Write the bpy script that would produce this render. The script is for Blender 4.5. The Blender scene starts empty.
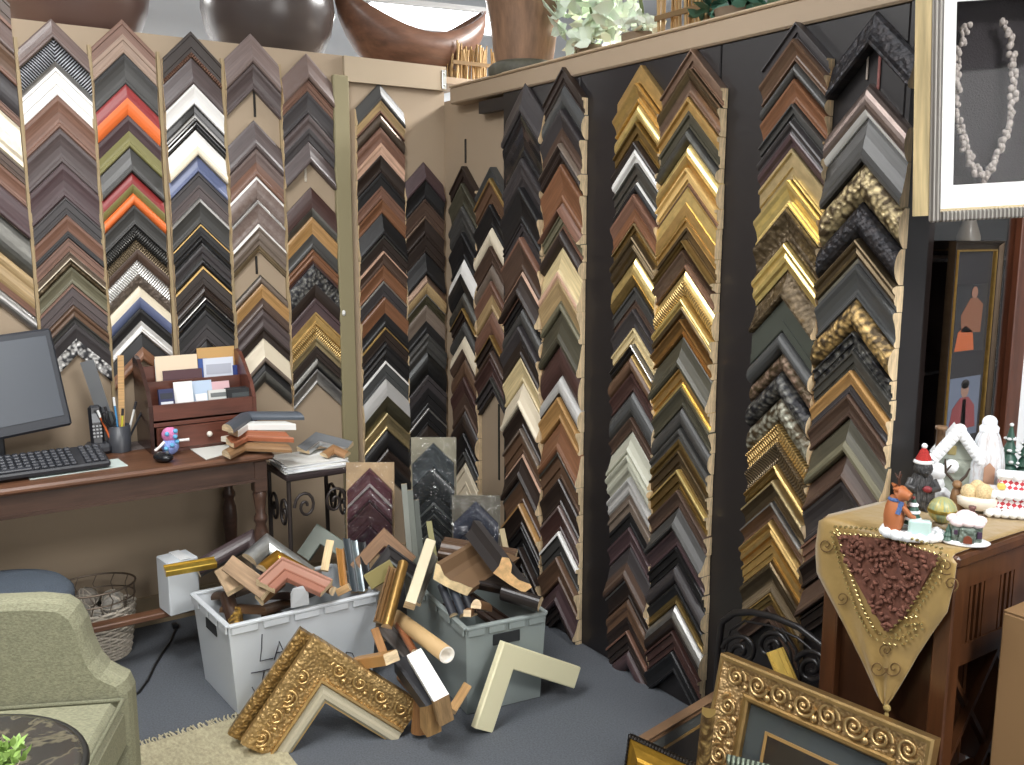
import bpy, bmesh, math, random
from mathutils import Vector, Matrix
R = random.Random(7)
SC = bpy.context.scene
COL = SC.collection
V = Vector
rad = math.radians

# ------------------------------------------------------------------ camera geometry (metres; corner of the two walls at the origin)
FPX = 920.0; PITCH = rad(9.3); AZ = rad(56.1); CAM = V((-2.19, -3.82, 1.60))
FW = V((math.cos(AZ), math.sin(AZ), 0)); RT = V((math.sin(AZ), -math.cos(AZ), 0))
def ray(px, py):
    u = (px-512)/FPX; v = (382.5-py)/FPX
    return FW*(math.cos(PITCH)+v*math.sin(PITCH)) + RT*u + V((0, 0, -math.sin(PITCH)+v*math.cos(PITCH)))
def hit(px, py, ax, val):
    d = ray(px, py); return CAM + d*((val-CAM[ax])/d[ax])
def G(px, py, z=0.0): return hit(px, py, 2, z)
def LW(px, py, o=0.0): return hit(px, py, 1, -o)
def RW(px, py, o=0.0): return hit(px, py, 0, -o)
def D(px, py, d):
    r = ray(px, py); return CAM + r*(d/(r.dot(FW)))
def PL(px, py, p0, n):
    r = ray(px, py); return CAM + r*((p0-CAM).dot(n)/r.dot(n))

# ------------------------------------------------------------------ materials
def lin(h):
    def f(c):
        c /= 255.0
        return c/12.92 if c <= 0.04045 else ((c+0.055)/1.055)**2.4
    return (f(int(h[0:2], 16)), f(int(h[2:4], 16)), f(int(h[4:6], 16)), 1)
MATS = {}
def mat(hexc, kind='p', hex2=None, **k):
    key = (hexc, kind, hex2, tuple(sorted(k.items())))
    if key in MATS: return MATS[key]
    m = bpy.data.materials.new('%s_%s' % (kind, hexc)); m.use_nodes = True
    nt = m.node_tree; N = nt.nodes; L = nt.links
    b = N['Principled BSDF']; c = lin(hexc)
    c2 = lin(hex2) if hex2 else tuple(x*0.55 for x in c[:3])+(1,)
    b.inputs['Base Color'].default_value = c
    S = lambda n, v: b.inputs[n].__setattr__('default_value', v)
    def tex(uv, sx, sy, sz=1.0):
        t = N.new('ShaderNodeTexCoord'); mp = N.new('ShaderNodeMapping')
        mp.inputs['Scale'].default_value = (sx, sy, sz)
        L.new(t.outputs['UV' if uv else 'Object'], mp.inputs['Vector']); return mp.outputs['Vector']
    def noise(vec, sc, det=3, rough=.6):
        n = N.new('ShaderNodeTexNoise'); n.inputs['Scale'].default_value = sc
        n.inputs['Detail'].default_value = det; n.inputs['Roughness'].default_value = rough
        L.new(vec, n.inputs['Vector']); return n.outputs['Fac']
    def ramp(fac, p0, a, p1, d):
        r = N.new('ShaderNodeValToRGB'); e = r.color_ramp.elements
        e[0].position = p0; e[0].color = a; e[1].position = p1; e[1].color = d
        L.new(fac, r.inputs['Fac']); return r.outputs['Color']
    def bump(h, st, di=.002):
        n = N.new('ShaderNodeBump'); n.inputs['Strength'].default_value = st; n.inputs['Distance'].default_value = di
        L.new(h, n.inputs['Height']); L.new(n.outputs['Normal'], b.inputs['Normal'])
    if kind == 'p':
        S('Roughness', k.get('r', .42))
    elif kind == 'w':      # stained wood, grain along the moulding
        S('Roughness', k.get('r', .38)); f = noise(tex(True, 6, 130), 1.0, 4)
        L.new(ramp(f, .32, tuple(x*.72 for x in c[:3])+(1,), .68, tuple(min(1, x*1.25) for x in c[:3])+(1,)), b.inputs['Base Color']); bump(f, .12)
    elif kind == 'wo':     # wood on furniture, object coordinates
        S('Roughness', k.get('r', .35)); f = noise(tex(False, *k.get('sc', (3, 40, 40))), 1.0, 4)
        L.new(ramp(f, .3, tuple(x*.62 for x in c[:3])+(1,), .7, tuple(min(1, x*1.25) for x in c[:3])+(1,)), b.inputs['Base Color']); bump(f, .1)
    elif kind == 'g':      # metal leaf
        S('Metallic', .85); S('Roughness', k.get('r', .36)); f = noise(tex(True, 25, 60), 1.0, 3)
        L.new(ramp(f, .3, tuple(x*.75 for x in c[:3])+(1,), .65, c), b.inputs['Base Color']); bump(f, .1)
    elif kind in ('o', 'c'):   # ornate / carved: relief with a second tone mixed in by the same pattern
        S('Metallic', .5 if kind == 'o' else .1); S('Roughness', .38)
        vo = N.new('ShaderNodeTexVoronoi'); vo.feature = 'SMOOTH_F1'; vo.inputs['Scale'].default_value = k.get('s', 75)
        L.new(tex(True, 1, 1), vo.inputs['Vector']); n2 = noise(tex(True, 90, 90), 1.0, 4, .7)
        mx = N.new('ShaderNodeMath'); mx.operation = 'MULTIPLY_ADD'; mx.inputs[1].default_value = .55
        L.new(n2, mx.inputs[0]); L.new(vo.outputs['Distance'], mx.inputs[2])
        L.new(ramp(mx.outputs[0], .4, c, .85, c2), b.inputs['Base Color']); bump(mx.outputs[0], .9, .006)
    elif kind == 'b':      # bead / rope pattern along the moulding
        S('Metallic', .6); S('Roughness', .35)
        w = N.new('ShaderNodeTexWave'); w.inputs['Scale'].default_value = 1.0; w.bands_direction = 'X'; w.inputs['Distortion'].default_value = .6
        L.new(tex(True, 34, 18), w.inputs['Vector'])
        L.new(ramp(w.outputs['Fac'], .25, c2, .7, c), b.inputs['Base Color']); bump(w.outputs['Fac'], .7, .004)
    elif kind == 'm':      # marbled veneer
        S('Roughness', .3); f = noise(tex(True, 30, 30), 1.0, 6, .7)
        L.new(ramp(f, .35, c2, .62, c), b.inputs['Base Color'])
    elif kind == 'k':
        S('Roughness', .14); S('Coat Weight', .4)
    elif kind == 'metal':
        S('Metallic', 1.0); S('Roughness', k.get('r', .35))
    elif kind == 'fabric':
        S('Roughness', .9); f = noise(tex(False, *k.get('sc', (260, 260, 260))), 1.0, 3)
        L.new(ramp(f, .3, tuple(x*.72 for x in c[:3])+(1,), .7, tuple(min(1, x*1.2) for x in c[:3])+(1,)), b.inputs['Base Color']); bump(f, .5, .003)
    elif kind == 'glass':
        S('Roughness', .03); S('Transmission Weight', 1.0); S('IOR', 1.45)
    elif kind == 'film':
        f = noise(tex(False, 22, 22, 22), 1.0, 3); n = N.new('ShaderNodeBump'); n.inputs['Distance'].default_value = .02; L.new(f, n.inputs['Height'])
        tr = N.new('ShaderNodeBsdfTransparent'); gl = N.new('ShaderNodeBsdfGlossy'); gl.inputs['Roughness'].default_value = .1; L.new(n.outputs['Normal'], gl.inputs['Normal'])
        mx = N.new('ShaderNodeMixShader'); mx.inputs[0].default_value = k.get('a', .1); L.new(tr.outputs[0], mx.inputs[1]); L.new(gl.outputs[0], mx.inputs[2]); L.new(mx.outputs[0], N['Material Output'].inputs['Surface'])
    elif kind == 'clear':
        tr = N.new('ShaderNodeBsdfTransparent'); gl = N.new('ShaderNodeBsdfGlossy'); gl.inputs['Roughness'].default_value = .03
        mx = N.new('ShaderNodeMixShader'); mx.inputs[0].default_value = k.get('a', .1); L.new(tr.outputs[0], mx.inputs[1]); L.new(gl.outputs[0], mx.inputs[2]); L.new(mx.outputs[0], N['Material Output'].inputs['Surface'])
    elif kind == 'emit':
        S('Emission Color', c); S('Emission Strength', k.get('e', 6.0))
    MATS[key] = m; return m
RAW = mat('dcc49e', 'wo', sc=(20, 20, 120), r=.7)

# ------------------------------------------------------------------ mesh builder
class MB:
    def __init__(s): s.v = []; s.f = []; s.m = []; s.uv = []; s.sm = []
    def add(s, vs, fs, mi=0, smooth=False, uvs=None):
        o = len(s.v); s.v += [tuple(x) for x in vs]
        s.uv += uvs if uvs else [(0, 0)]*len(vs)
        for f in fs: s.f.append([o+i for i in f]); s.m.append(mi); s.sm.append(smooth)
        return s
    def box(s, c, size, M=None, mi=0, bev=0.0):
        x, y, z = [a/2 for a in size]; c = V(c)
        if bev <= 0:
            P = [V((i*x, j*y, k*z)) for k in (-1, 1) for j in (-1, 1) for i in (-1, 1)]
            F = [(0, 2, 3, 1), (4, 5, 7, 6), (0, 1, 5, 4), (2, 6, 7, 3), (0, 4, 6, 2), (1, 3, 7, 5)]
        else:
            b = min(bev, x*.9, y*.9, z*.9); P = []; idx = {}
            for i in (-1, 1):
                for j in (-1, 1):
                    for k in (-1, 1):
                        for a in range(3):
                            q = [i*(x-b), j*(y-b), k*(z-b)]; h = (x, y, z)[a]; q[a] = (i, j, k)[a]*h
                            idx[(i, j, k, a)] = len(P); P.append(V(q))
            F = []
            for a in range(3):
                u, w = (a+1) % 3, (a+2) % 3
                for sg in (-1, 1):
                    q = []
                    for su, sw in ((-1, -1), (1, -1), (1, 1), (-1, 1)):
                        t = [0, 0, 0]; t[a] = sg; t[u] = su; t[w] = sw; q.append(idx[(*t, a)])
                    F.append(q if sg > 0 else q[::-1])
            for a in range(3):
                u, w = (a+1) % 3, (a+2) % 3
                for su in (-1, 1):
                    for sw in (-1, 1):
                        t0 = [0, 0, 0]; t0[a] = -1; t0[u] = su; t0[w] = sw; t1 = list(t0); t1[a] = 1
                        q = [idx[(*t0, u)], idx[(*t1, u)], idx[(*t1, w)], idx[(*t0, w)]]
                        F.append(q if su*sw > 0 else q[::-1])
            for i in (-1, 1):
                for j in (-1, 1):
                    for k in (-1, 1):
                        q = [idx[(i, j, k, 0)], idx[(i, j, k, 1)], idx[(i, j, k, 2)]]
                        F.append(q if i*j*k > 0 else q[::-1])
        P = [c + (M @ p if M else p) for p in P]
        uv = [((p-c).x, (p-c).z) for p in P]
        return s.add(P, F, mi, False, uv)
    def hexa(s, b, t, mi=0):       # 4 bottom corners, 4 top corners, same order
        return s.add(list(b)+list(t), [(3, 2, 1, 0), (4, 5, 6, 7)]+[(i, (i+1) % 4, 4+(i+1) % 4, 4+i) for i in range(4)], mi)
    def bar(s, p, q, w, h, up=V((0, 0, 1)), mi=0, bev=0.0):
        p = V(p); q = V(q); a = (q-p); l = a.length; a.normalize()
        if abs(a.dot(up)) > .98: up = V((0, 1, 0))
        n = a.cross(up).normalized(); u = n.cross(a)
        M = Matrix((a, n, u)).transposed()
        return s.box((p+q)/2, (l, w, h), M, mi, bev)
    def tube(s, pts, r, n=8, mi=0, cap=True):
        pts = [V(p) for p in pts]; rs = r if isinstance(r, (list, tuple)) else [r]*len(pts); vs = []; prev = None
        for i, p in enumerate(pts):
            t = (pts[min(i+1, len(pts)-1)]-pts[max(i-1, 0)]).normalized()
            if prev is None: prev = t.orthogonal().normalized()
            prev = (prev - t*prev.dot(t)).normalized() if (prev - t*prev.dot(t)).length > 1e-6 else t.orthogonal().normalized()
            b = t.cross(prev)
            vs += [p + (prev*math.cos(2*math.pi*k/n)+b*math.sin(2*math.pi*k/n))*rs[i] for k in range(n)]
        fs = [(i*n+k, i*n+(k+1) % n, (i+1)*n+(k+1) % n, (i+1)*n+k) for i in range(len(pts)-1) for k in range(n)]
        s.add(vs, fs, mi, True)
        if cap: s.add(vs[:n], [tuple(range(n))[::-1]], mi); s.add(vs[-n:], [tuple(range(n))], mi)
        return s
    def lathe(s, prof, c=(0, 0, 0), n=24, mi=0, M=None, smooth=True, sc=(1, 1)):
        c = V(c); vs = []; uv = []
        for j, (r, z) in enumerate(prof):
            for k in range(n):
                a = 2*math.pi*k/n; p = V((r*math.cos(a)*sc[0], r*math.sin(a)*sc[1], z)); vs.append(c+(M @ p if M else p)); uv.append((k/n, z))
        fs = [(j*n+k, j*n+(k+1) % n, (j+1)*n+(k+1) % n, (j+1)*n+k) for j in range(len(prof)-1) for k in range(n)]
        s.add(vs, fs, mi, smooth, uv)
        if prof[0][0] > 1e-4: s.add(vs[:n], [tuple(range(n))[::-1]], mi)
        if prof[-1][0] > 1e-4: s.add(vs[-n:], [tuple(range(n))], mi)
        return s
    def ball(s, c, r, n=12, mi=0, sc=(1, 1, 1), M=None):
        h = n//2; pr = [(max(1e-5, r*math.sin(math.pi*j/h)), -r*math.cos(math.pi*j/h)*sc[2]) for j in range(h+1)]
        return s.lathe(pr, c, n, mi, M, True, sc[:2])
    def prism(s, poly, ext, mi=0, uvs=None):   # poly: 3D points counter-clockwise seen from +ext side reversed; extruded by vector ext
        n = len(poly); e = V(ext); a = [V(p) for p in poly]; b = [p+e for p in a]
        return s.add(a+b, [tuple(range(n))[::-1], tuple(range(n, 2*n))]+[(i, (i+1) % n, n+(i+1) % n, n+i) for i in range(n)], mi, False, (uvs+uvs) if uvs else None)
    def build(s, name, mats, parent=None, smooth_all=None):
        me = bpy.data.meshes.new(name); me.from_pydata(s.v, [], s.f)
        for m in (mats if isinstance(mats, (list, tuple)) else [mats]): me.materials.append(m)
        me.polygons.foreach_set('material_index', s.m)
        me.polygons.foreach_set('use_smooth', s.sm if smooth_all is None else [smooth_all]*len(s.sm))
        ul = me.uv_layers.new(name='UVMap')
        for l in me.loops: ul.data[l.index].uv = s.uv[l.vertex_index]
        bm = bmesh.new(); bm.from_mesh(me); bmesh.ops.recalc_face_normals(bm, faces=bm.faces); bm.to_mesh(me); bm.free(); me.update()
        o = bpy.data.objects.new(name, me); COL.objects.link(o)
        if parent: o.parent = parent
        return o
def tag(o, label, cat, group=None, kind=None):
    o['label'] = label; o['category'] = cat
    if group: o['group'] = group
    if kind: o['kind'] = kind
    return o
def thing(name, label, cat, loc=(0, 0, 0), group=None, rz=0.0):
    o = bpy.data.objects.new(name, None); COL.objects.link(o); o.location = loc; o.rotation_euler = (0, 0, rz)
    o.empty_display_size = .05
    return tag(o, label, cat, group)
def world(o, parent):   # part built in world coordinates under a placed empty
    o.parent = parent; bpy.context.view_layer.update(); o.matrix_parent_inverse = parent.matrix_world.inverted(); return o
def struct(mb, name, m, smooth=None):
    o = mb.build(name, m, None, smooth); o['kind'] = 'structure'; return o

# ------------------------------------------------------------------ frame corners: two mitred lengths of moulding
PROF = {
 'flat':  [(0, .8), (.05, 1), (.95, 1), (1, .9)],
 'scoop': [(0, .85), (.05, 1), (.16, .97), (.3, .78), (.5, .6), (.72, .5), (.82, .52), (.87, .66), (.95, .66), (1, .5)],
 'rev':   [(0, .3), (.1, .42), (.4, .58), (.7, .82), (.82, 1), (.93, 1), (1, .85)],
 'dome':  [(0, .45), (.08, .66), (.2, .85), (.35, .97), (.5, 1), (.65, .96), (.8, .82), (.92, .6), (1, .4)],
 'step':  [(0, .9), (.03, 1), (.14, 1), (.17, .74), (.6, .7), (.63, .5), (.86, .46), (.89, .6), (.97, .6), (1, .5)],
 'ogee':  [(0, .7), (.06, .95), (.14, 1), (.24, .92), (.32, .74), (.42, .72), (.55, .8), (.7, .72), (.8, .5), (.9, .44), (1, .4)],
}
def clip_prof(pr, t0, t1):
    def at(t):
        for (a, x), (b, y) in zip(pr, pr[1:]):
            if a <= t <= b: return x+(y-x)*(t-a)/max(1e-9, b-a)
        return pr[-1][1]
    return [(t0, at(t0))]+[p for p in pr if t0+1e-4 < p[0] < t1-1e-4]+[(t1, at(t1))]
def corner_mesh(l1, l2, w, th, pr, cut, t0=0.0, t1=1.0, lift=0.0):
    """local: outer corner at the origin, arms along +X (l1) and +Y (l2), front +Z"""
    p = clip_prof(pr, t0, t1)
    sec = [(p[0][0]*w, 0.0)]+[(t*w, d*th+lift) for t, d in p]+[(p[-1][0]*w, 0.0)]
    mb = MB(); n = len(sec)
    end = lambda l, s: l+s if cut == 'v' else max(l, s+.002)
    A = [V((end(l1, s), s, z)) for s, z in sec]; B = [V((s, s, z)) for s, z in sec]; C = [V((s, end(l2, s), z)) for s, z in sec]
    uA = [(end(l1, s), s) for s, z in sec]; uB = [(s, s) for s, z in sec]; uC = [(end(l2, s)+3.3, s) for s, z in sec]
    uB2 = [(s+3.3, s) for s, z in sec]
    q = [(i, i+1, n+i+1, n+i) for i in range(n-1)]+[(n-1, 0, n, 2*n-1)]
    mb.add(A+B, [f for f in q], 0, False, uA+uB)
    mb.add(B+C, [f for f in q], 0, False, uB2+uC)
    mb.add(A, [tuple(range(n))[::-1]], 1); mb.add(C, [tuple(range(n))], 1)
    return mb
def place(o, A, a1, a2):
    N = a1.cross(a2).normalized()
    M = Matrix(((a1.x, a2.x, N.x, A.x), (a1.y, a2.y, N.y, A.y), (a1.z, a2.z, N.z, A.z), (0, 0, 0, 1)))
    o.matrix_world = M
def frame_corner(A, a1, a2, l1, l2, w, th, m, label, group, prof='scoop', cut='v', lip=None, outer=None, lipw=.2, name='frame_corner', lipname='lip', rawm=None):
    pr = PROF[prof]; rawm = rawm or RAW
    t0 = .14 if outer else 0.0; t1 = 1-lipw if lip else 1.0
    o = corner_mesh(l1, l2, w, th, pr, cut, t0, t1).build(name, [m, rawm])
    tag(o, label, 'frame corner', group); place(o, A, a1, a2)
    if lip: corner_mesh(l1, l2, w, th, pr, cut, t1, 1.0, .003).build(lipname, [lip, rawm], o)
    if outer: corner_mesh(l1, l2, w, th, pr, cut, 0.0, t0, .002).build('outer_edge', [outer, rawm], o)
    return o
def corner3(A, E1, E2, w, th, m, label, group, back=False, rawleg=False, **k):
    """corner from its outer point and the ends of its two arms; its face is turned to the room (or its back, when back)"""
    A, E1, E2 = V(A), V(E1), V(E2); a1 = (E1-A); l1 = a1.length; a1 = a1/l1
    a2 = E2-A; l2 = a2.length; a2 = (a2-a1*a2.dot(a1)).normalized()
    sw = (a1.cross(a2).dot(CAM-A) < 0) != back
    if sw: a1, a2, l1, l2 = a2, a1, l2, l1
    o = frame_corner(A, a1, a2, l1, l2, w, th, m, label, group, cut=k.pop('cut', 's'), **k)
    if rawleg:
        nf = (len(o.data.polygons)-2)//2
        for f in o.data.polygons:
            if f.index < 2*nf and (f.index < nf) == sw: f.material_index = 1
    return o
def spiral(c, r, turns, sg, a0, n=26, z=0.0):
    return [V((c[0]+sg*r*(1-.86*k/n)*math.cos(a0+turns*6.283*k/n), c[1]+r*(1-.86*k/n)*math.sin(a0+turns*6.283*k/n), z+.002*k/n)) for k in range(n+1)]
def scroll_band(parent, runs, r, tr, m, name='scroll_relief', z=.03):
    """carved running scroll along straight lengths (start, direction, length) in the parent's own axes"""
    for s, d, L_ in runs:
        mb = MB(); n = max(1, int(L_/(r*2.15)))
        for i in range(n):
            c = V(s)+V(d)*(L_*(i+.5)/n); up = i % 2; a0 = math.atan2(d[1], d[0])
            mb.tube(spiral(c, r, 1.75, 1 if up else -1, a0+(0 if up else math.pi), 24, z), [tr*(1-.4*k/24) for k in range(25)], 6)
            mb.ball(c+V((0, 0, z)), tr*1.3, 8)
            e = c+V(d)*r*1.05; q = V((-d[1], d[0], 0))*r*.75*(1 if up else -1)
            mb.ball(e+q+V((0, 0, z-.001)), tr*1.5, 8, 0, (1.3, 1.3, .7)); mb.ball(e-q*.9+V((0, 0, z-.001)), tr*1.2, 8, 0, (1.3, 1.3, .7))
        mb.build(name, m, parent)
def stick(p, q, w, th, m, label, group, prof='scoop', name='moulding_offcut', up=None, raw=None):
    """a straight length of moulding with sawn ends"""
    p, q = V(p), V(q); a = (q-p); l = a.length; a.normalize(); up = V(up) if up else (CAM-p)
    n = up-a*up.dot(a); n.normalize(); y = n.cross(a)
    sec = [(0, 0)]+[(t*w, d*th) for t, d in PROF[prof]]+[(w, 0)]; k = len(sec); mb = MB()
    P = [V((0, s, z)) for s, z in sec]; Q = [V((l, s, z)) for s, z in sec]
    uv = [(0, s) for s, z in sec]+[(l, s) for s, z in sec]
    mb.add(P+Q, [(i, k+i, k+i+1, i+1) for i in range(k-1)]+[(k-1, 2*k-1, k, 0)], 0, False, uv)
    mb.add(P, [tuple(range(k))], 1); mb.add(Q, [tuple(range(k))[::-1]], 1)
    o = mb.build(name, [m, raw or RAW]); o.matrix_world = Matrix(((a.x, y.x, n.x, p.x), (a.y, y.y, n.y, p.y), (a.z, y.z, n.z, p.z), (0, 0, 0, 1)))
    return tag(o, label, 'moulding', group)

# ------------------------------------------------------------------ colours of the moulding samples
PAL = {
 'mauve': ('77605a', 'mauve brown', 'w'), 'dmauve': ('574846', 'dusky mauve', 'w'), 'copper': ('805540', 'copper brown', 'w'), 'plum': ('513a3d', 'plum', 'w'), 'char': ('3f3a3b', 'charcoal', 'p'),
 'black': ('211f21', 'black', 'p'), 'slate': ('464442', 'slate grey', 'p'), 'white': ('eae8e3', 'white', 'p'), 'taupe': ('7d6c5c', 'taupe', 'w'), 'olive': ('757055', 'olive', 'w'),
 'cream': ('ddceb0', 'cream', 'p'), 'bronze': ('7c6749', 'bronze', 'g'), 'brown': ('573e31', 'brown', 'w'), 'dbrown': ('33261f', 'dark brown', 'w'), 'silver': ('bcbab5', 'silver', 'g'),
 'pewter': ('7d7b75', 'pewter', 'g'), 'red': ('962c2c', 'dark red', 'p'), 'orange': ('e86a2a', 'orange', 'p'), 'moss': ('87803f', 'moss green', 'p'), 'blue': ('5f6b97', 'slate blue', 'p'),
 'rust': ('86502f', 'rust brown', 'w'), 'amber': ('b88340', 'amber', 'w'), 'gold': ('d6aa5c', 'gold', 'g'), 'bgold': ('f6d67c', 'bright gold', 'g'), 'pgold': ('d2ba82', 'pale gold', 'g'),
 'dgold': ('a18245', 'dark gold', 'g'), 'rose': ('a3836c', 'rose gold', 'g'), 'pink': ('cf9f82', 'pale copper', 'w'), 'marb': ('8f7c74', 'marbled taupe', 'm'), 'green': ('454b41', 'dark green', 'p'),
 'tan': ('b6945f', 'tan', 'w'), 'burg': ('4c2e29', 'burgundy', 'w'), 'sage': ('c2c1ab', 'sage silver', 'g'), 'steel': ('4c4d4d', 'steel blue', 'p'), 'umber': ('6a4a33', 'umber', 'w'), 'dolive': ('4c4837', 'dark olive', 'w'),
}
import colorsys
def tone(h, sat=.80, val=.92):
    r, g, b = (int(h[i:i+2], 16)/255 for i in (0, 2, 4)); hh, ss, vv = colorsys.rgb_to_hsv(r, g, b)
    vv = vv*val if vv < .8 else vv
    r, g, b = colorsys.hsv_to_rgb(hh, ss*sat if hh > .12 or ss < .7 else ss*.92, vv); return '%02x%02x%02x' % (round(r*255), round(g*255), round(b*255))
PAL = {k: (tone(v[0]), v[1], v[2]) for k, v in PAL.items()}
KW = {'w': 'wood', 'c': 'carved', 'b': 'beaded', 'k': 'glossy', 'o': 'ornate', 'm': '', 'p': '', 'g': ''}
def pm(tok):
    c, _, k = tok.partition('.'); hx, nm, dk = PAL[c]; k = k or dk
    h2 = {'c': None, 'o': '4a3d2a', 'b': None, 'm': '6a5850'}.get(k)
    if c in ('char', 'slate', 'black', 'steel', 'pewter', 'silver') and k == 'o': h2 = '26262a'
    if tok == 'white.c': h2 = '2f2f32'
    if tok == 'white.b': h2 = 'a9a7a2'
    if tok == 'black.b' and not h2: h2 = 'a9acb2'
    word = KW[k] if k != dk else ''
    return mat(hx, k, h2), (nm+' '+word).strip(), nm
ORD = 'first second third fourth fifth sixth seventh eighth ninth tenth eleventh twelfth thirteenth fourteenth fifteenth sixteenth seventeenth eighteenth nineteenth twentieth twenty-first twenty-second twenty-third twenty-fourth twenty-fifth twenty-sixth twenty-seventh twenty-eighth twenty-ninth thirtieth thirty-first thirty-second thirty-third thirty-fourth thirty-fifth thirty-sixth thirty-seventh thirty-eighth thirty-ninth fortieth'.split()
SEEN = set()
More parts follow.
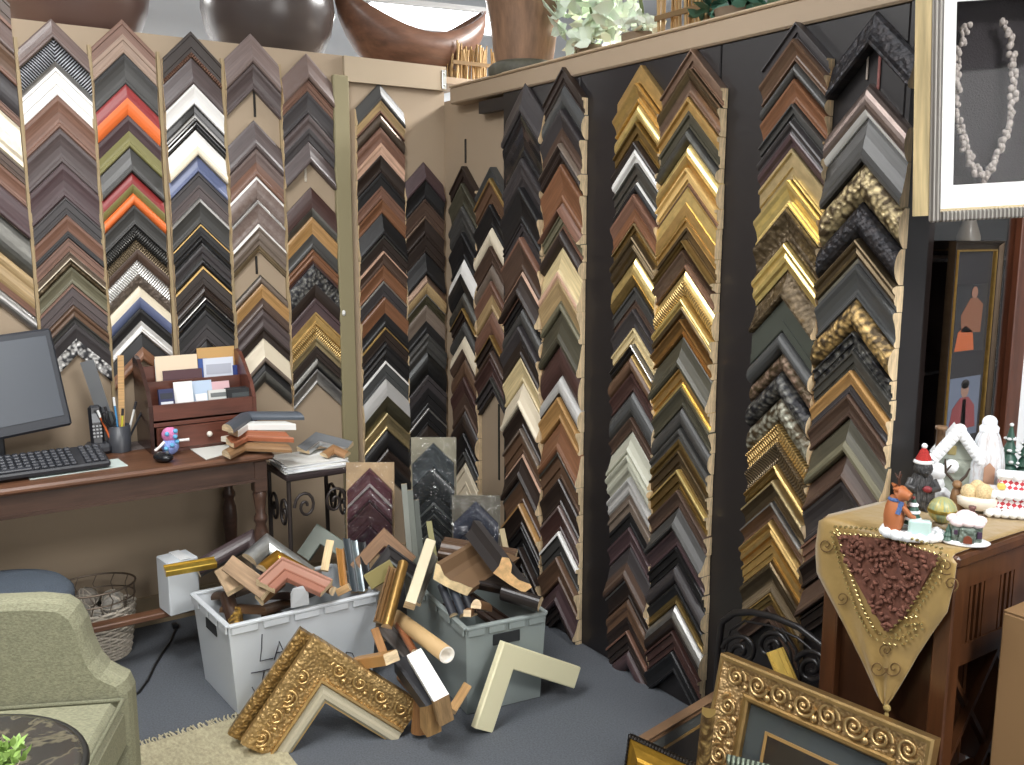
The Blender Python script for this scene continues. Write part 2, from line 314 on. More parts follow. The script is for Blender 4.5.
# y of each outer corner down the column, then colour.finish[:profile]; /x = inner lip, \x = outer edge
COLS = [
 ('photo-edge column', 'b', -1.868, None, .113,
  "-36 brown:step/copper -8 mauve:rev 18 umber.w:scoop/copper 50 char:dome 82 copper:step 92 cream.g:rev 137 brown:step 152 copper:scoop 175 plum:rev 208 pewter:dome 248 tan:ogee/copper 288 silver:dome 306 END"),
 ('monitor column', 'b', -1.626, None, .116,
  "18 mauve:rev 38 black.b:dome/silver 67 white:step 95 copper:scoop 128 dmauve:scoop 163 plum:scoop 197 char:step 215 copper:scoop 231 black:dome 238 copper:step 252 taupe:scoop/cream 260 bronze.o:dome 267 olive:scoop 284 dmauve:step\\copper 305 umber:ogee 316 slate:step 323 char:scoop 339 white.c:dome 355 END"),
 ('pen-cup column', 'b', -1.388, None, .112,
  "19 copper:step 34 rose.w:dome 53 slate:scoop\\black 84 red:dome 98 orange:dome 115 plum:scoop 131 moss:flat 147 slate:rev 172 red:dome 184 moss:step 193 orange:dome 205 slate:scoop 225 slate.b:dome 240 bronze.b:dome 249 brown:step 260 white.b:dome 274 taupe.c:dome 286 cream:dome 297 blue:dome 308 black:scoop 321 white.g:dome 333 black:rev 347 rust:flat 360 END"),
 ('envelope column', 'b', -1.138, None, .112,
  "31 dbrown:step/copper.b 57 dmauve:rev 84 white:scoop 104 black.k:step/silver 118 black.k:ogee 130 white:rev 146 cream:dome 155 blue:rev 172 char:step 185 dmauve:ogee 198 slate:scoop\\silver 224 black:step\\gold 236 black.k:ogee 246 char:step 258 black:dome\\pewter 266 dbrown:step\\gold 285 dbrown.k:dome 297 black.k:ogee\\silver 310 black:step 324 char:scoop 340 black:rev 358 END"),
 ('desk-pile column', 'b', -.900, None, .112,
  "33 mauve:rev 63 dmauve:scoop 90 GAP 120 dmauve:rev 148 mauve:scoop 162 copper:step 176 marb:dome\\white 200 marb.m:scoop\\silver 224 taupe.w:ogee\\white 245 bronze:step 252 GAP 275 taupe:dome\\pewter 284 amber:scoop 298 brown:step 309 dmauve:ogee 327 dbrown:scoop 338 cream:rev/taupe 362 black:dome 371 pewter:step 382 END"),
 ('olive-post column', 'b', -.667, None, .112,
  "53 mauve.m:rev 79 copper:step 91 char:scoop 114 dmauve:ogee 128 char:dome 141 dmauve:rev 163 GAP 187 burg:dome 208 pewter:step 217 amber:scoop 234 slate:dome 249 rust:ogee/burg 264 pewter.o:dome 284 dbrown:scoop 298 plum:step 312 gold:step 325 gold.b:ogee 337 pgold:dome 346 dbrown:step 358 pewter:dome/black 369 silver.g:scoop 384 END"),
 ('column past the post', 'b', (357, 405, 200), None, None,
  "83 slate:rev 100 tan:scoop/copper 113 taupe.g:dome 127 copper:ogee 143 pink:flat 155 dbrown:scoop 173 black:step 186 copper:dome 199 rust:scoop 213 black:rev 235 dbrown:step\\pewter 251 brown:scoop\\pink 265 rust:scoop 281 char:step\\silver 297 rust:scoop 313 black:dome 327 dbrown:step\\gold 342 black:ogee 361 steel:step\\white 379 silver.p:dome 396 olive.g:step 413 pgold:scoop 430 black:dome 449 dbrown:ogee 462 black:scoop 478 END"),
 ('tan corner column', 'b', (405, 444, 230), None, None,
  "162 plum:rev 180 black:scoop 199 brown:step 216 dbrown:scoop\\rose 235 dbrown:step 252 black:rev 274 rose:dome 283 tan:scoop 294 olive.g:step\\silver 305 taupe:scoop 321 black:dome 333 slate:ogee 352 steel.g:dome 375 char:step 388 black:scoop 408 black:step\\silver 425 dbrown:rev 442 black:dome 458 END"),
 ('column past the corner', 'r', (449, 475, 250), None, None,
  "166 dbrown:step 183 dolive:scoop 206 slate:ogee 232 black:scoop 259 white:dome 274 black:step 292 pewter:dome 308 dbrown:step\\gold 321 slate:dome 335 cream:dome 349 brown:scoop 358 umber:dome 377 burg:scoop 393 brown:step 411 dbrown:dome 433 black:scoop 452 slate:step/cream 466 cream:step 482 cream:flat 496 END"),
 ('tan board-edge column', 'r', (475, 507, 280), None, None,
  "167 steel:scoop 178 umber:step\\gold 204 black:scoop 227 cream:dome 246 brown:scoop 264 taupe:dome 281 copper:scoop 295 tan:step 310 copper:dome 335 dbrown:step\\gold 350 brown:dome 358 burg:scoop 377 char:step\\pewter 392 END"),
 ('first black-board column', 'k', (505, 542, 300), None, None,
  "83 char:rev 113 black.k:scoop 158 char:ogee 187 black:scoop 223 char:step 237 brown:scoop\\copper 271 dbrown:rev\\pink 295 black:step\\copper 308 slate:dome 326 char:scoop 341 dbrown:step 357 pgold.w:scoop 382 cream:rev 406 dbrown:scoop 428 umber:step\\taupe 453 dbrown:rev\\pink 478 umber:scoop\\slate 503 dbrown:scoop\\amber 526 black:step 547 dbrown:scoop 568 black:rev 585 END"),
 ('second black-board column', 'k', (543, 582, 300), None, None,
  "67 dbrown:step 85 steel.k:dome 109 char:scoop 128 brown:step 143 dbrown:ogee\\taupe 164 rust:scoop 202 copper:rev 212 olive:step/copper 229 dbrown:dome 246 pgold.w:rev/pink 278 tan:scoop 301 olive:step 310 dolive:rev 343 burg:dome 376 silver.p:dome/dbrown 397 amber:scoop 420 rust:rev 451 umber:step\\pewter 478 dbrown:scoop 505 burg:scoop\\mauve 531 slate:step\\white 556 umber:scoop 581 plum:rev 602 dbrown:step 618 END"),
 ('third black-board column', 'k', (611, 655, 300), None, None,
  "65 gold:flat 83 gold:scoop 103 bgold:dome 122 dgold:step 141 dbrown:ogee 150 white:dome 163 pewter:step 182 black:dome\\white 194 copper:scoop 209 rust:dome 223 dgold:step\\pgold 235 bronze:ogee 246 bronze:dome 257 bgold:dome 275 dgold:rev 287 slate:step 300 brown:scoop 309 char:scoop 328 pgold.w:step 344 black:ogee\\silver 354 umber:dome\\gold 373 burg:scoop 391 steel:dome 409 slate:step 417 brown:scoop 431 sage.p:rev 453 sage.p:ogee 477 silver.p:ogee/taupe 499 taupe:step 512 black:dome 527 plum:scoop 546 char:rev 562 brown:step 578 dbrown:scoop\\silver 599 umber:ogee 616 dbrown:rev 630 dbrown:step\\copper 650 plum:dome 668 END"),
 ('fourth black-board column', 'k', (655, 715, 250), None, None,
  "49 rose:step 69 bronze:scoop 81 rose.g:dome 97 gold:step 111 dolive:rev 128 pewter:dome 143 bgold:dome 156 gold:ogee 168 gold.w:step/rose 187 bgold:flat 203 gold:scoop 217 gold:step 227 bronze:dome 240 dgold:ogee 250 rose.g:scoop 269 bgold:dome 281 gold.b:dome 297 bgold.g:ogee 307 bronze:step 319 amber.g:scoop 335 dolive:rev 367 gold:step/bgold 387 dolive:scoop 407 slate:dome 428 slate:ogee 439 dgold:scoop 450 bronze:step 469 dgold:step\\bgold 489 brown:scoop 507 slate:rev 527 plum:scoop 546 black:step 564 char:dome 583 black:scoop 595 dgold:step 604 silver:dome 616 dbrown:scoop 630 burg:step 650 black:scoop 672 END"),
 ('fifth black-board column', 'k', (754, 818, 250), None, None,
  "22 char:step 39 umber:scoop 62 slate:dome 79 rust:scoop 104 slate:step 120 char:ogee 133 plum:scoop 148 pgold:step 180 bgold:scoop 208 bronze.o:scoop 242 bgold:ogee 270 bronze.o:rev 298 green:flat 320 green:step 331 steel:dome 352 rose.o:dome 372 pewter.o:dome 397 sage.o:dome 424 gold.b:step 442 bronze.b:scoop 464 dgold:ogee\\gold 479 bronze:scoop\\pgold 501 umber:scoop\\silver 519 gold:ogee 542 gold:step 561 bronze:scoop 580 bronze.w:ogee 592 dgold:step\\gold 605 brown:scoop 622 END"),
 ('sixth black-board column', 'k', (818, 899, 250), None, None,
  "11 char.o:rev 46 GAP 83 marb.g:dome/white 117 slate.w:rev 162 pgold.o:dome 202 char.o:dome 238 bronze:ogee/silver 264 steel:scoop 299 gold.o:dome 331 pewter.o:step 350 pewter:step 370 amber:scoop 385 char:dome 394 brown:scoop 417 dolive:rev 440 olive:step 451 brown:rev 479 char:scoop 515 copper:step 536 dbrown:scoop 562 brown:rev 590 dbrown:step 612 END"),
]
def merge(cols, most):
    """a thin band right under a wider plain one is that moulding's own inner lip"""
    L_ = []
    for c in cols:
        tk = c[5].split(); L_.append([[float(tk[i]), tk[i+1], None] for i in range(0, len(tk), 2)])
    while sum(1 for e in L_ for x in e if x[1] not in ('END', 'GAP')) > most:
        best = None
        for e in L_:
            for i in range(1, len(e)-1):
                a, b, c = e[i-1], e[i], e[i+1]
                if a[2] is not None or b[2] is not None or any(x[1] in ('GAP', 'END') for x in (a, b)): continue
                if '/' in a[1] or '/' in b[1] or '\\' in a[1] or '\\' in b[1]: continue
                v = c[0]-b[0]; tot = c[0]-a[0]
                if tot > 34 or v > .62*tot: continue
                if best is None or tot < best[0]: best = (tot, e, i, v/tot)
        if not best: break
        _, e, i, f = best; e[i-1][1] += '/'+e[i][1].split(':')[0]; e[i-1][2] = f; del e[i]
    return L_
ENTS = merge(COLS, 262)
BOARD = .06
PLANE = {'b': LW, 'r': lambda x, y, o=0: RW(x, y, o), 'k': lambda x, y, o=0: RW(x, y, o+BOARD)}
S2 = math.sqrt(.5)
TOPS = {}
for cname, wall, cx, _, hw, spec in COLS:
    P = PLANE[wall]; ax = 0 if wall == 'b' else 1
    if hw is None:
        oo = .01 if wall == 'b' else .02 if cname.split()[0] in ('first', 'second') else .033; a = P(cx[0], cx[2], oo)[ax]; b = P(cx[1], cx[2], oo)[ax]; c = (a+b)/2; hw = abs(b-a)/2-.002
    else: c = cx
    ents = ENTS[[q[0] for q in COLS].index(cname)]
    # column centre in pixels at a given row -> height of the outer corner
    def height(y, c=c, ax=ax, wall=wall):
        x = 500
        for _ in range(12):
            p = PLANE[wall](x, y, .02); e = c-p[ax]
            x += e*(300 if wall == 'b' else -190)
        return PLANE[wall](x, y, .02).z
    TOPS[cname] = (c, hw, [(height(y), t, f) for y, t, f in ents])
    prev = None; zs = TOPS[cname][2]; k = 0
    for i, (z, t, lf) in enumerate(zs):
        if t == 'END': break
        v = z-zs[i+1][0]-.0015
        if t == 'GAP': prev = None; continue
        body, _, pf = t.partition(':'); lip = outer = None
        pf, _, o_ = pf.partition('\\'); pf, _, l_ = pf.partition('/')
        m, nm, short = pm(body); full = nm
        if l_: lip, ln, lsn = pm(l_); full += ' %s-lipped' % lsn.replace(' ', '-')
        if o_: outer, on, osn = pm(o_); full += ' %s-edged' % osn.replace(' ', '-')
        cands = []
        if prev: cands = ['%s frame corner below the %s one, %s' % (full, prev, cname), '%s frame corner directly below the %s one in the %s' % (full, prev, cname)]
        else: cands = ['%s frame corner %s in the %s' % (full, 'topmost' if k == 0 else 'first under the bare gap', cname)]
        cands += ['%s frame corner, %s from the top of the %s' % (full, ORD[k], cname), '%s frame corner, %s from the top of the %s' % (nm, ORD[k], cname)]
        lab = [q for q in cands if q not in SEEN and len(q.split()) <= 16]
        lab = lab[0]; SEEN.add(lab)
        th = {'flat': .014, 'rev': .026, 'scoop': .022, 'dome': .02, 'step': .019, 'ogee': .023}[pf or 'scoop']*R.uniform(.85, 1.25)
        if wall != 'b' or hw < .1: th *= 1.7
        if wall == 'b': A = V((c, -.001, z)); a1 = V((-S2, 0, -S2)); a2 = V((S2, 0, -S2))
        else: A = V((-.001-(BOARD if wall == 'k' else 0), c, z)); a1 = V((0, S2, -S2)); a2 = V((0, -S2, -S2))
        A = A+V((R.uniform(-.002, .002) if wall == 'b' else 0, R.uniform(-.003, .003) if wall != 'b' else 0, 0))
        frame_corner(A, a1, a2, hw/S2, hw/S2, v*S2, th, m, lab, 'frame corner samples hung on the walls', prof=pf or 'scoop', lip=lip, outer=outer, lipw=lf or .2)
        prev = short; k += 1

# ------------------------------------------------------------------ the setting
def carpet():
    m = mat('565a60', 'fabric', None, sc=(170, 170, 170)); return m
struct(MB().box((0.5, -1.5, -.05), (11, 12, .1)), 'floor', carpet())
TANW = mat('a08e78', 'p', r=.75); HDR = mat('a5917a', 'p', r=.6); BLK = mat('211e1f', 'p', r=.38)
TOPZ = 2.345
struct(MB().box((-1.7, .03, TOPZ/2), (3.4, .06, TOPZ)), 'wall_back', TANW)
struct(MB().box((.03, -1.17, 1.09), (.06, 2.46, 2.18)), 'wall_right', TANW)
b0 = RW(503, 250, BOARD).y
seams = [b0, -1.09, -1.775, -2.40]
for i in range(3):
    struct(MB().box((-.03, (seams[i]+seams[i+1])/2, 1.0775), (.058, abs(seams[i+1]-seams[i])-.004, 2.155), None, 0, .003), 'trim_%d' % (i+1), BLK)
struct(MB().box((0.0, -2.408, 1.08), (.122, .012, 2.16)), 'trim_16', BLK)
struct(MB().box((-.035, (b0-.16)/2-.11, 2.12), (.03, .2, .05)), 'trim_4', BLK)
struct(MB().box((.02, -1.29, 2.19), (.18, 2.24, .068), None, 0, .006), 'trim_5', HDR)               # header board over the black panels
struct(MB().box((-.06, -1.29, 2.229), (.03, 2.24, .010), None, 0, .004), 'trim_6', mat('b8a184', 'p'))  # thin ledge strip, its lighter tone paints in the edge highlight
struct(MB().box((-.25, -.012, 2.29), (.5, .02, .105)), 'trim_7', mat('ab9a82', 'p', r=.6))
px0, px1 = LW(336, 250).x, LW(351, 250).x
struct(MB().box(((px0+px1)/2, -.014, 1.14), (px1-px0, .024, 2.24), None, 0, .004), 'trim_8', mat('8b8263', 'p', r=.6))
for i, x in enumerate((-1.507, -1.263, -1.019, -.784, -1.747)):      # thin battens between the columns
    struct(MB().box((x, -.006, 1.6), (.012, .012, 1.36)), 'trim_%d' % (9+i), mat('9a8766', 'p', r=.6))
struct(MB().box((-1.7, -.008, .06), (3.4, .016, .12)), 'baseboard_back', mat('8d7c63', 'p', r=.6))
struct(MB().box((-1.6, .27, 2.30), (3.6, .42, .03)), 'trim_14', HDR)       # ledge on top of the partitions
struct(MB().box((.31, -1.1, 2.205), (.4, 2.6, .03)), 'trim_15', HDR)
struct(MB().box((0.5, -1.5, 3.65), (11, 12, .1)), 'ceiling', mat('cccdcf', 'p', r=.9))
struct(MB().box((.5, 3.2, 1.8), (11, .1, 3.6)), 'wall_far', mat('c6c8c9', 'p', r=.9))
struct(MB().box((4, -1.5, 1.8), (.1, 12, 3.6)), 'wall_side', mat('b0b2b4', 'p', r=.9))

# ------------------------------------------------------------------ lamps
DIFF = mat('f4f8ff', 'emit', e=7.0)
def troffer(x, y, label, w=.6, l=1.2, power=60, rz=0, z=3.1):
    t = thing('ceiling_light', label, 'ceiling light', (x, y, z), 'hanging fluorescent lights', rz)
    f = MB()
    for sx in (-1, 1): f.box((sx*w/2, 0, -.015), (.03, l+.03, .03))
    for sy in (-1, 1): f.box((0, sy*l/2, -.015), (w, .03, .03))
    f.build('light_frame', mat('d8d8d6', 'p'), t)
    MB().box((0, 0, -.008), (w-.03, l-.03, .01)).build('diffuser', DIFF, t)
    rd = MB()
    for sy in (-1, 1): rd.tube([(0, sy*l*.4, 0), (0, sy*l*.4, 3.598-z)], .006, 6)
    rd.build('hanging_rod', mat('c8c8c6', 'metal'), t)
    la = bpy.data.lights.new('lamp', 'AREA'); la.shape = 'RECTANGLE'; la.size = w; la.size_y = l; la.energy = power; la.color = (1, .985, .95)
    lo = bpy.data.objects.new('lamp', la); COL.objects.link(lo); lo.parent = t; lo.location = (0, 0, -.03)
LP = 62
troffer(-1.9, -1.7, 'assumed unseen hanging fluorescent light over the desk and the piled bins', power=LP*.85)  # out of view, a lamp assumed for light from above the desk
troffer(-.7, -4.7, 'assumed unseen hanging fluorescent light over the open floor behind the viewer', power=LP*1.6)  # assumed unseen source, gives the light coming from behind the viewer
troffer(-3.4, -2.6, 'assumed unseen hanging fluorescent light furthest along the desk side', power=LP)  # another assumed lamp out of view, more light for the desk side
troffer(.9, 1.5, 'hanging fluorescent light beyond the corner, behind the wooden bowl', power=LP*4.5, rz=rad(80), z=2.95)
troffer(-2.6, 1.7, 'assumed unseen hanging fluorescent light beyond the tan wall, over the pots', power=LP*4.5)  # assumed lamp out of view, brightens the room beyond the partition
troffer(1.5, -.6, 'added unseen light beyond the black boards, brightening the plant leaves', power=LP*3.5)  # added out of view to brighten the leaves on the ledge
w = bpy.data.worlds.new('World'); SC.world = w; w.use_nodes = True
w.node_tree.nodes['Background'].inputs[0].default_value = (.97, .97, 1, 1); w.node_tree.nodes['Background'].inputs[1].default_value = .20
# assumed shop-front window behind the viewer: an unseen area light added for brightness
la = bpy.data.lights.new('assumed_window_light', 'AREA'); la.shape = 'RECTANGLE'; la.size = 3.4; la.size_y = 1.9; la.energy = 95; la.color = (1, .98, .96)
lo = bpy.data.objects.new('assumed_window_light', la); COL.objects.link(lo); lo.location = (-.6, -7.2, 1.7); lo.rotation_euler = (rad(90), 0, rad(8))
wf = mat('d9d9d6', 'p', r=.6); mb = MB()
for a_, b_, c_, d_ in ((-2.4, -2.32, .7, 2.75), (1.12, 1.2, .7, 2.75), (-.64, -.56, .7, 2.75)): mb.box(((a_+b_)/2, -7.42, (c_+d_)/2), (b_-a_, .08, d_-c_))
for z_ in (.7, 2.71): mb.box((-.6, -7.42, z_), (3.6, .08, .08))
struct(mb, 'window_1', wf)  # unseen window frame, added around the assumed area light
mb = MB(); mb.box((-3.7, -7.5, 1.8), (2.6, .1, 3.6)); mb.box((3.6, -7.5, 1.8), (4.8, .1, 3.6)); mb.box((-.6, -7.5, .33), (3.6, .1, .66)); mb.box((-.6, -7.5, 3.18), (3.6, .1, .84)); struct(mb, 'wall_front', mat('c4c2bc', 'p', r=.8))  # unseen front wall, left open for the assumed window

# ------------------------------------------------------------------ camera
cd = bpy.data.cameras.new('Camera'); cam = bpy.data.objects.new('Camera', cd); COL.objects.link(cam)
cam.location = CAM; cd.sensor_width = 36; cd.lens = FPX/1024*36; cd.clip_start = .05
cam.rotation_euler = (rad(90)-PITCH, 0, AZ-rad(90)); SC.camera = cam
SC.view_settings.view_transform = 'Standard'; SC.view_settings.look = 'None'; SC.view_settings.exposure = 0.0; SC.view_settings.gamma = 1; SC.view_settings.use_curve_mapping = False

# ------------------------------------------------------------------ on top of the partitions
def leaf_cluster(name, c, rx, ry, rz, n, size, m, parent=None, seed=1, up=.3):
    r = random.Random(seed); mb = MB()
    for i in range(n):
        while True:
            p = V((r.uniform(-1, 1), r.uniform(-1, 1), r.uniform(-1, 1)))
            if p.length < 1: break
        d = V((p.x*rx, p.y*ry, p.z*rz)); q = V(c)+d
        a = (V((r.gauss(0, 1), r.gauss(0, 1), r.gauss(up, .7)))).normalized(); n_ = a.cross(V((r.gauss(0, 1), r.gauss(0, 1), r.gauss(0, 1)))).normalized(); b = n_.cross(a)
        s = size*r.uniform(.6, 1.3)
        P = [q, q+a*s*.3+n_*s*.26+b*s*.03, q+a*s*.7+n_*s*.2, q+a*s-b*s*.12, q+a*s*.7-n_*s*.2, q+a*s*.3-n_*s*.26+b*s*.03, q+a*s*.45-b*s*.06]
        mb.add(P, [(0, 1, 6), (1, 2, 6), (2, 3, 6), (3, 4, 6), (4, 5, 6), (5, 0, 6)], 0, True)
    return mb.build(name, m, parent)
LZ = 2.316; RZ = 2.2225
p = hit(72, 12, 1, .30); t = thing('storage_pot', 'huge dark brown pot on the ledge above the monitor', 'pot', (p.x, .32, LZ), 'big pots on the ledge')
pr = [(.17, 0), (.215, .02), (.255, .08), (.285, .16), (.30, .26), (.30, .36), (.27, .46), (.2, .52)]
potm = mat('5d4841', 'p', r=.3)
MB().lathe(pr, n=40).build('pot_body', potm, t); MB().lathe([(.2, .515), (.215, .53), (.215, .55), (.18, .55), (.18, .515)], n=40).build('pot_rim', potm, t)
p = hit(270, 12, 1, .30); t = thing('storage_pot', 'huge round grey-brown pot on the ledge above the desk-pile column', 'pot', (p.x, .32, LZ), 'big pots on the ledge')
potm = mat('4d4542', 'p', r=.25)
MB().lathe([(.12, 0), (.17, .02), (.23, .075), (.27, .15), (.288, .24), (.28, .34), (.24, .43), (.17, .49)], n=40).build('pot_body', potm, t)
MB().lathe([(.17, .485), (.185, .5), (.185, .52), (.15, .52), (.15, .485)], n=40).build('pot_rim', potm, t)
p = hit(415, 30, 1, .26)
mb = MB(); K = 22; J = 10; vs = []
for i in range(K+1):
    u = -1+2*i/K; hr = .20+.17*abs(u)**1.8; bt = .30*abs(u)**3.2; dd = .17*math.sqrt(max(.004, 1-u*u))
    for j in range(J+1):
        a = math.pi*j/J; vs.append((u*.40, dd*math.cos(a), hr-(hr-bt)*math.sin(a)**.8))
    for j in range(J+1):
        a = math.pi*(1-j/J); vs.append((u*.385, (dd-.015)*math.cos(a), hr-(hr-bt-.018)*math.sin(a)**.8))
n = 2*(J+1)
mb.add(vs, [(i*n+k, i*n+(k+1) % n, (i+1)*n+(k+1) % n, (i+1)*n+k) for i in range(K) for k in range(n)]+[tuple(range(n))[::-1], tuple(range(K*n, K*n+n))], 0, True)
o = mb.build('wooden_bowl', mat('6d4c3a', 'wo', sc=(6, 30, 30), r=.4)); o.location = (p.x, .27, LZ)
tag(o, 'long crescent brown wooden bowl on the ledge near the corner', 'bowl')
def straw(name, a, b, h, n, seed, label, hexc='b99a6c', dep=.08):
    r = random.Random(seed); mb = MB(); a = V(a); b = V(b)
    for i in range(n):
        q = a.lerp(b, (i+r.uniform(.1, .9))/n)+V((0, 0, 0)); q = q + (V((0, r.uniform(0, dep), 0)) if abs(b.x-a.x) > abs(b.y-a.y) else V((r.uniform(0, dep), 0, 0)))
        mb.tube([q, q+V((r.uniform(-.015, .015), r.uniform(-.015, .015), h*r.uniform(.75, 1.05)))], r.uniform(.003, .007), 5)
    o = mb.build(name, mat(hexc, 'wo', sc=(60, 60, 8), r=.8))
    mid = a.lerp(b, .5)
    mb = MB(); mb.bar(a+V((0, -.006, h*.45)) if abs(b.x-a.x) > abs(b.y-a.y) else a+V((-.006, 0, h*.45)), b+V((0, -.006, h*.45)) if abs(b.x-a.x) > abs(b.y-a.y) else b+V((-.006, 0, h*.45)), .006, .018)
    mb.build('binding', mat('7d6442', 'p', r=.8), o)
    return tag(o, label, 'straw bundle')
a = hit(450, 60, 1, .12); b = hit(500, 62, 1, .12)
straw('straw_bundle', (a.x, .10, LZ), (b.x-.02, .10, LZ), .17, 46, 3, 'tied straw bundle between the wooden bowl and carved stool')
a = RW(656, 25, -.16); b = RW(706, 12, -.16)
straw('straw_bundle', (.16, a.y, RZ), (.16, b.y, RZ), .28, 40, 4, 'upright straw bundle past the pale leafy plant on the ledge')
p = RW(524, 72, -.07); t = thing('carved_stool', 'carved wooden stool standing on the corner of the ledge', 'stool', (.07, p.y, RZ))
MB().lathe([(.135, 0), (.15, .01), (.15, .045), (.135, .06), (.12, .066)], n=28).build('stool_base', mat('59574b', 'wo', sc=(20, 20, 20), r=.6), t)
MB().lathe([(.118, .066), (.128, .12), (.14, .22), (.16, .32), (.19, .40), (.2, .44), (.2, .47)], n=28).build('stool_body', mat('8a6a52', 'wo', sc=(30, 30, 5), r=.55), t)
def leafy(px, py, z, rx, ry, rz, n, size, hexc, label, seed, kind='potted_plant', x=.20):
    p = RW(px, py, -x); t = thing(kind, label, 'plant', (x, p.y, RZ))
    MB().lathe([(.05, 0), (.065, .05), (.07, .1), (.06, .1), (.055, .06)], n=16).build('plant_pot', mat('7d6a55', 'p', r=.7), t)
    MB().tube([(0, 0, .05), (.01, 0, .18), (0, .01, .26)], .008, 6).build('stem', mat('5b6b3a', 'p'), t)
    leaf_cluster('foliage', (0, 0, z), rx, ry, rz, n, size, mat(hexc, 'p', r=.5), t, seed)
leafy(592, 20, .24, .13, .24, .17, 190, .10, 'e4f1de', 'pale green leafy plant beside the carved stool', 5)  # leaf colour bleached near white, strong light put into the colour
leafy(640, 32, .12, .06, .09, .06, 60, .06, 'e6eee0', 'small pale plant between the leafy plant and upright straw', 6)  # near-white leaves again carry the overexposure in their colour
leafy(735, 0, .14, .08, .17, .07, 150, .07, '4f7a66', 'dark green trailing plant past the upright straw', 7)

# small hardware on the panels
def plate(P, sx, sy, sz, label, hexc='dfe3e6'):
    mb = MB(); mb.box((0, 0, 0), (sx, sy, sz), None, 0, .002)
    for k in (-1, 1): mb.ball((0, -.003 if sy < sx else 0, k*sz*.28) if sy < sx else (-.003, 0, k*sz*.28), .004, 8)
    o = mb.build('metal_bracket', mat(hexc, 'metal', r=.3)); o.location = P; tag(o, label, 'bracket', 'metal brackets on the panels')
P_ = LW(349, 73, .026); plate((P_.x, -.002, P_.z), .022, .004, .026, 'small square metal bracket above the olive post')
P_ = LW(448, 77, .024); plate((-.012, -.0245, 2.285), .022, .005, .085, 'tall bright metal bracket in the corner of the panels')
P_ = LW(344, 313, .03); o = MB().ball((0, 0, 0), .009, 10, 0, (1, .7, 1.5)).build('cable_clip', mat('e6e6e2', 'p')); o.location = (P_.x, -.028, P_.z); tag(o, 'small white clip on the olive post', 'clip')
def hook(a, b, wall, label, hexc='26231f', w=.010):
    p, q = PLANE[wall](*a, .002), PLANE[wall](*b, .002)
    x = (p+q)/2; mb = MB(); wz = abs(p.z-q.z)
    mb.box((0, 0, 0), (w, .004, wz) if wall == 'b' else (.004, w, wz), None, 0, .0015)
    o = mb.build('hook_strip', mat(hexc, 'fabric')); o.location = x; tag(o, label, 'hook strip', 'bare hook and loop strips')
hook((254, 91), (255, 117), 'b', 'dark hook strip in the upper bare gap of the desk-pile column')
hook((256, 256), (257, 274), 'b', 'dark hook strip in the lower bare gap of the desk-pile column')
hook((305, 165), (306, 182), 'b', 'pale hook strip in the bare gap of the olive-post column', 'c8bfb0')
hook((465, 139), (466, 163), 'r', 'dark hook strip above the tan column past the corner', '2d2822', .014)
hook((499, 404), (499, 480), 'r', 'long dark hook strip on the tan panel by the black boards', '23231c', .014)
hook((868, 52), (867, 80), 'k', 'pale thin hook strip in the gap of the sixth black-board column', 'a59a90', .006)
hook((880, 55), (878, 90), 'k', 'reddish thin hook strip in the gap of the sixth black-board column', '8a5a55', .008)

# ------------------------------------------------------------------ desk and what stands on it
DZ = .78; DW = mat('4a352b', 'wo', sc=(4, 40, 40), r=.4); DWE = mat('684632', 'wo', sc=(4, 40, 40), r=.4)
t = thing('desk', 'dark brown wooden desk with turned legs along the tan wall', 'desk', (-1.8, -.28, 0))
MB().box((-.01, 0, DZ-.012), (1.52, .49, .024), None, 0, .008).build('desktop', DWE, t)
mb = MB(); mb.box((0, -.21, DZ-.065), (1.44, .022, .08)).box((0, .20, DZ-.065), (1.44, .022, .08)).box((.70, 0, DZ-.065), (.022, .40, .08)).box((-.70, 0, DZ-.065), (.022, .40, .08))
mb.box((0, -.223, DZ-.1), (1.44, .008, .012)); mb.build('apron', DW, t)
LEG = [(.016, 0), (.02, .03), (.026, .06), (.02, .09), (.017, .14), (.02, .24), (.026, .34), (.03, .42), (.027, .47), (.018, .50), (.026, .515), (.026, .53), (.017, .545), (.024, .60), (.027, .62), (.02, .635)]
for sx in (-1, 1):
    for sy in (-1, 1):
        mb = MB(); mb.lathe(LEG, (sx*.70, sy*.20, 0), 16); mb.box((sx*.70, sy*.20, .69), (.05, .05, .12), None, 0, .003); mb.box((sx*.70, sy*.20, .2), (.048, .048, .05), None, 0, .004); mb.build('leg', DW, t)
mb = MB(); mb.box((0, -.10, .19), (1.36, .055, .022), None, 0, .004)
for sx in (-1, 1): mb.box((sx*.70, 0, .19), (.045, .36, .022))
mb.build('stretcher', DWE, t)
BK = mat('2a2c31', 'p', r=.4)
# monitor
a = D(0, 337, 3.05); 
t = thing('computer_monitor', 'black flat computer monitor with a blank grey screen on the desk', 'monitor', (-1.94, -.19, DZ+.001), None, rad(8))
mb = MB(); TM = Matrix.Rotation(rad(-12), 3, 'X') @ Matrix.Rotation(rad(-4.5), 3, 'Y'); mb.box((0, 0, .28), (.47, .035, .36), TM, 0, .008); mb.build('bezel', mat('30333a', 'p', r=.45), t)
MB().box(V((0, 0, .28))+TM @ V((0, -.0185, .007)), (.425, .003, .295), TM, 0, .001).build('screen', mat('4c5159', 'p', r=.3), t)
MB().box((0, .02, .10), (.07, .03, .16), None, 0, .006).build('stand_neck', BK, t)
MB().lathe([(.12, 0), (.12, .008), (.05, .02), (.03, .022)], (0, .02, 0), 28, 0, None, True, (1, .75)).build('stand_base', BK, t)
for c_ in list(t.children): c_.location.x -= 0
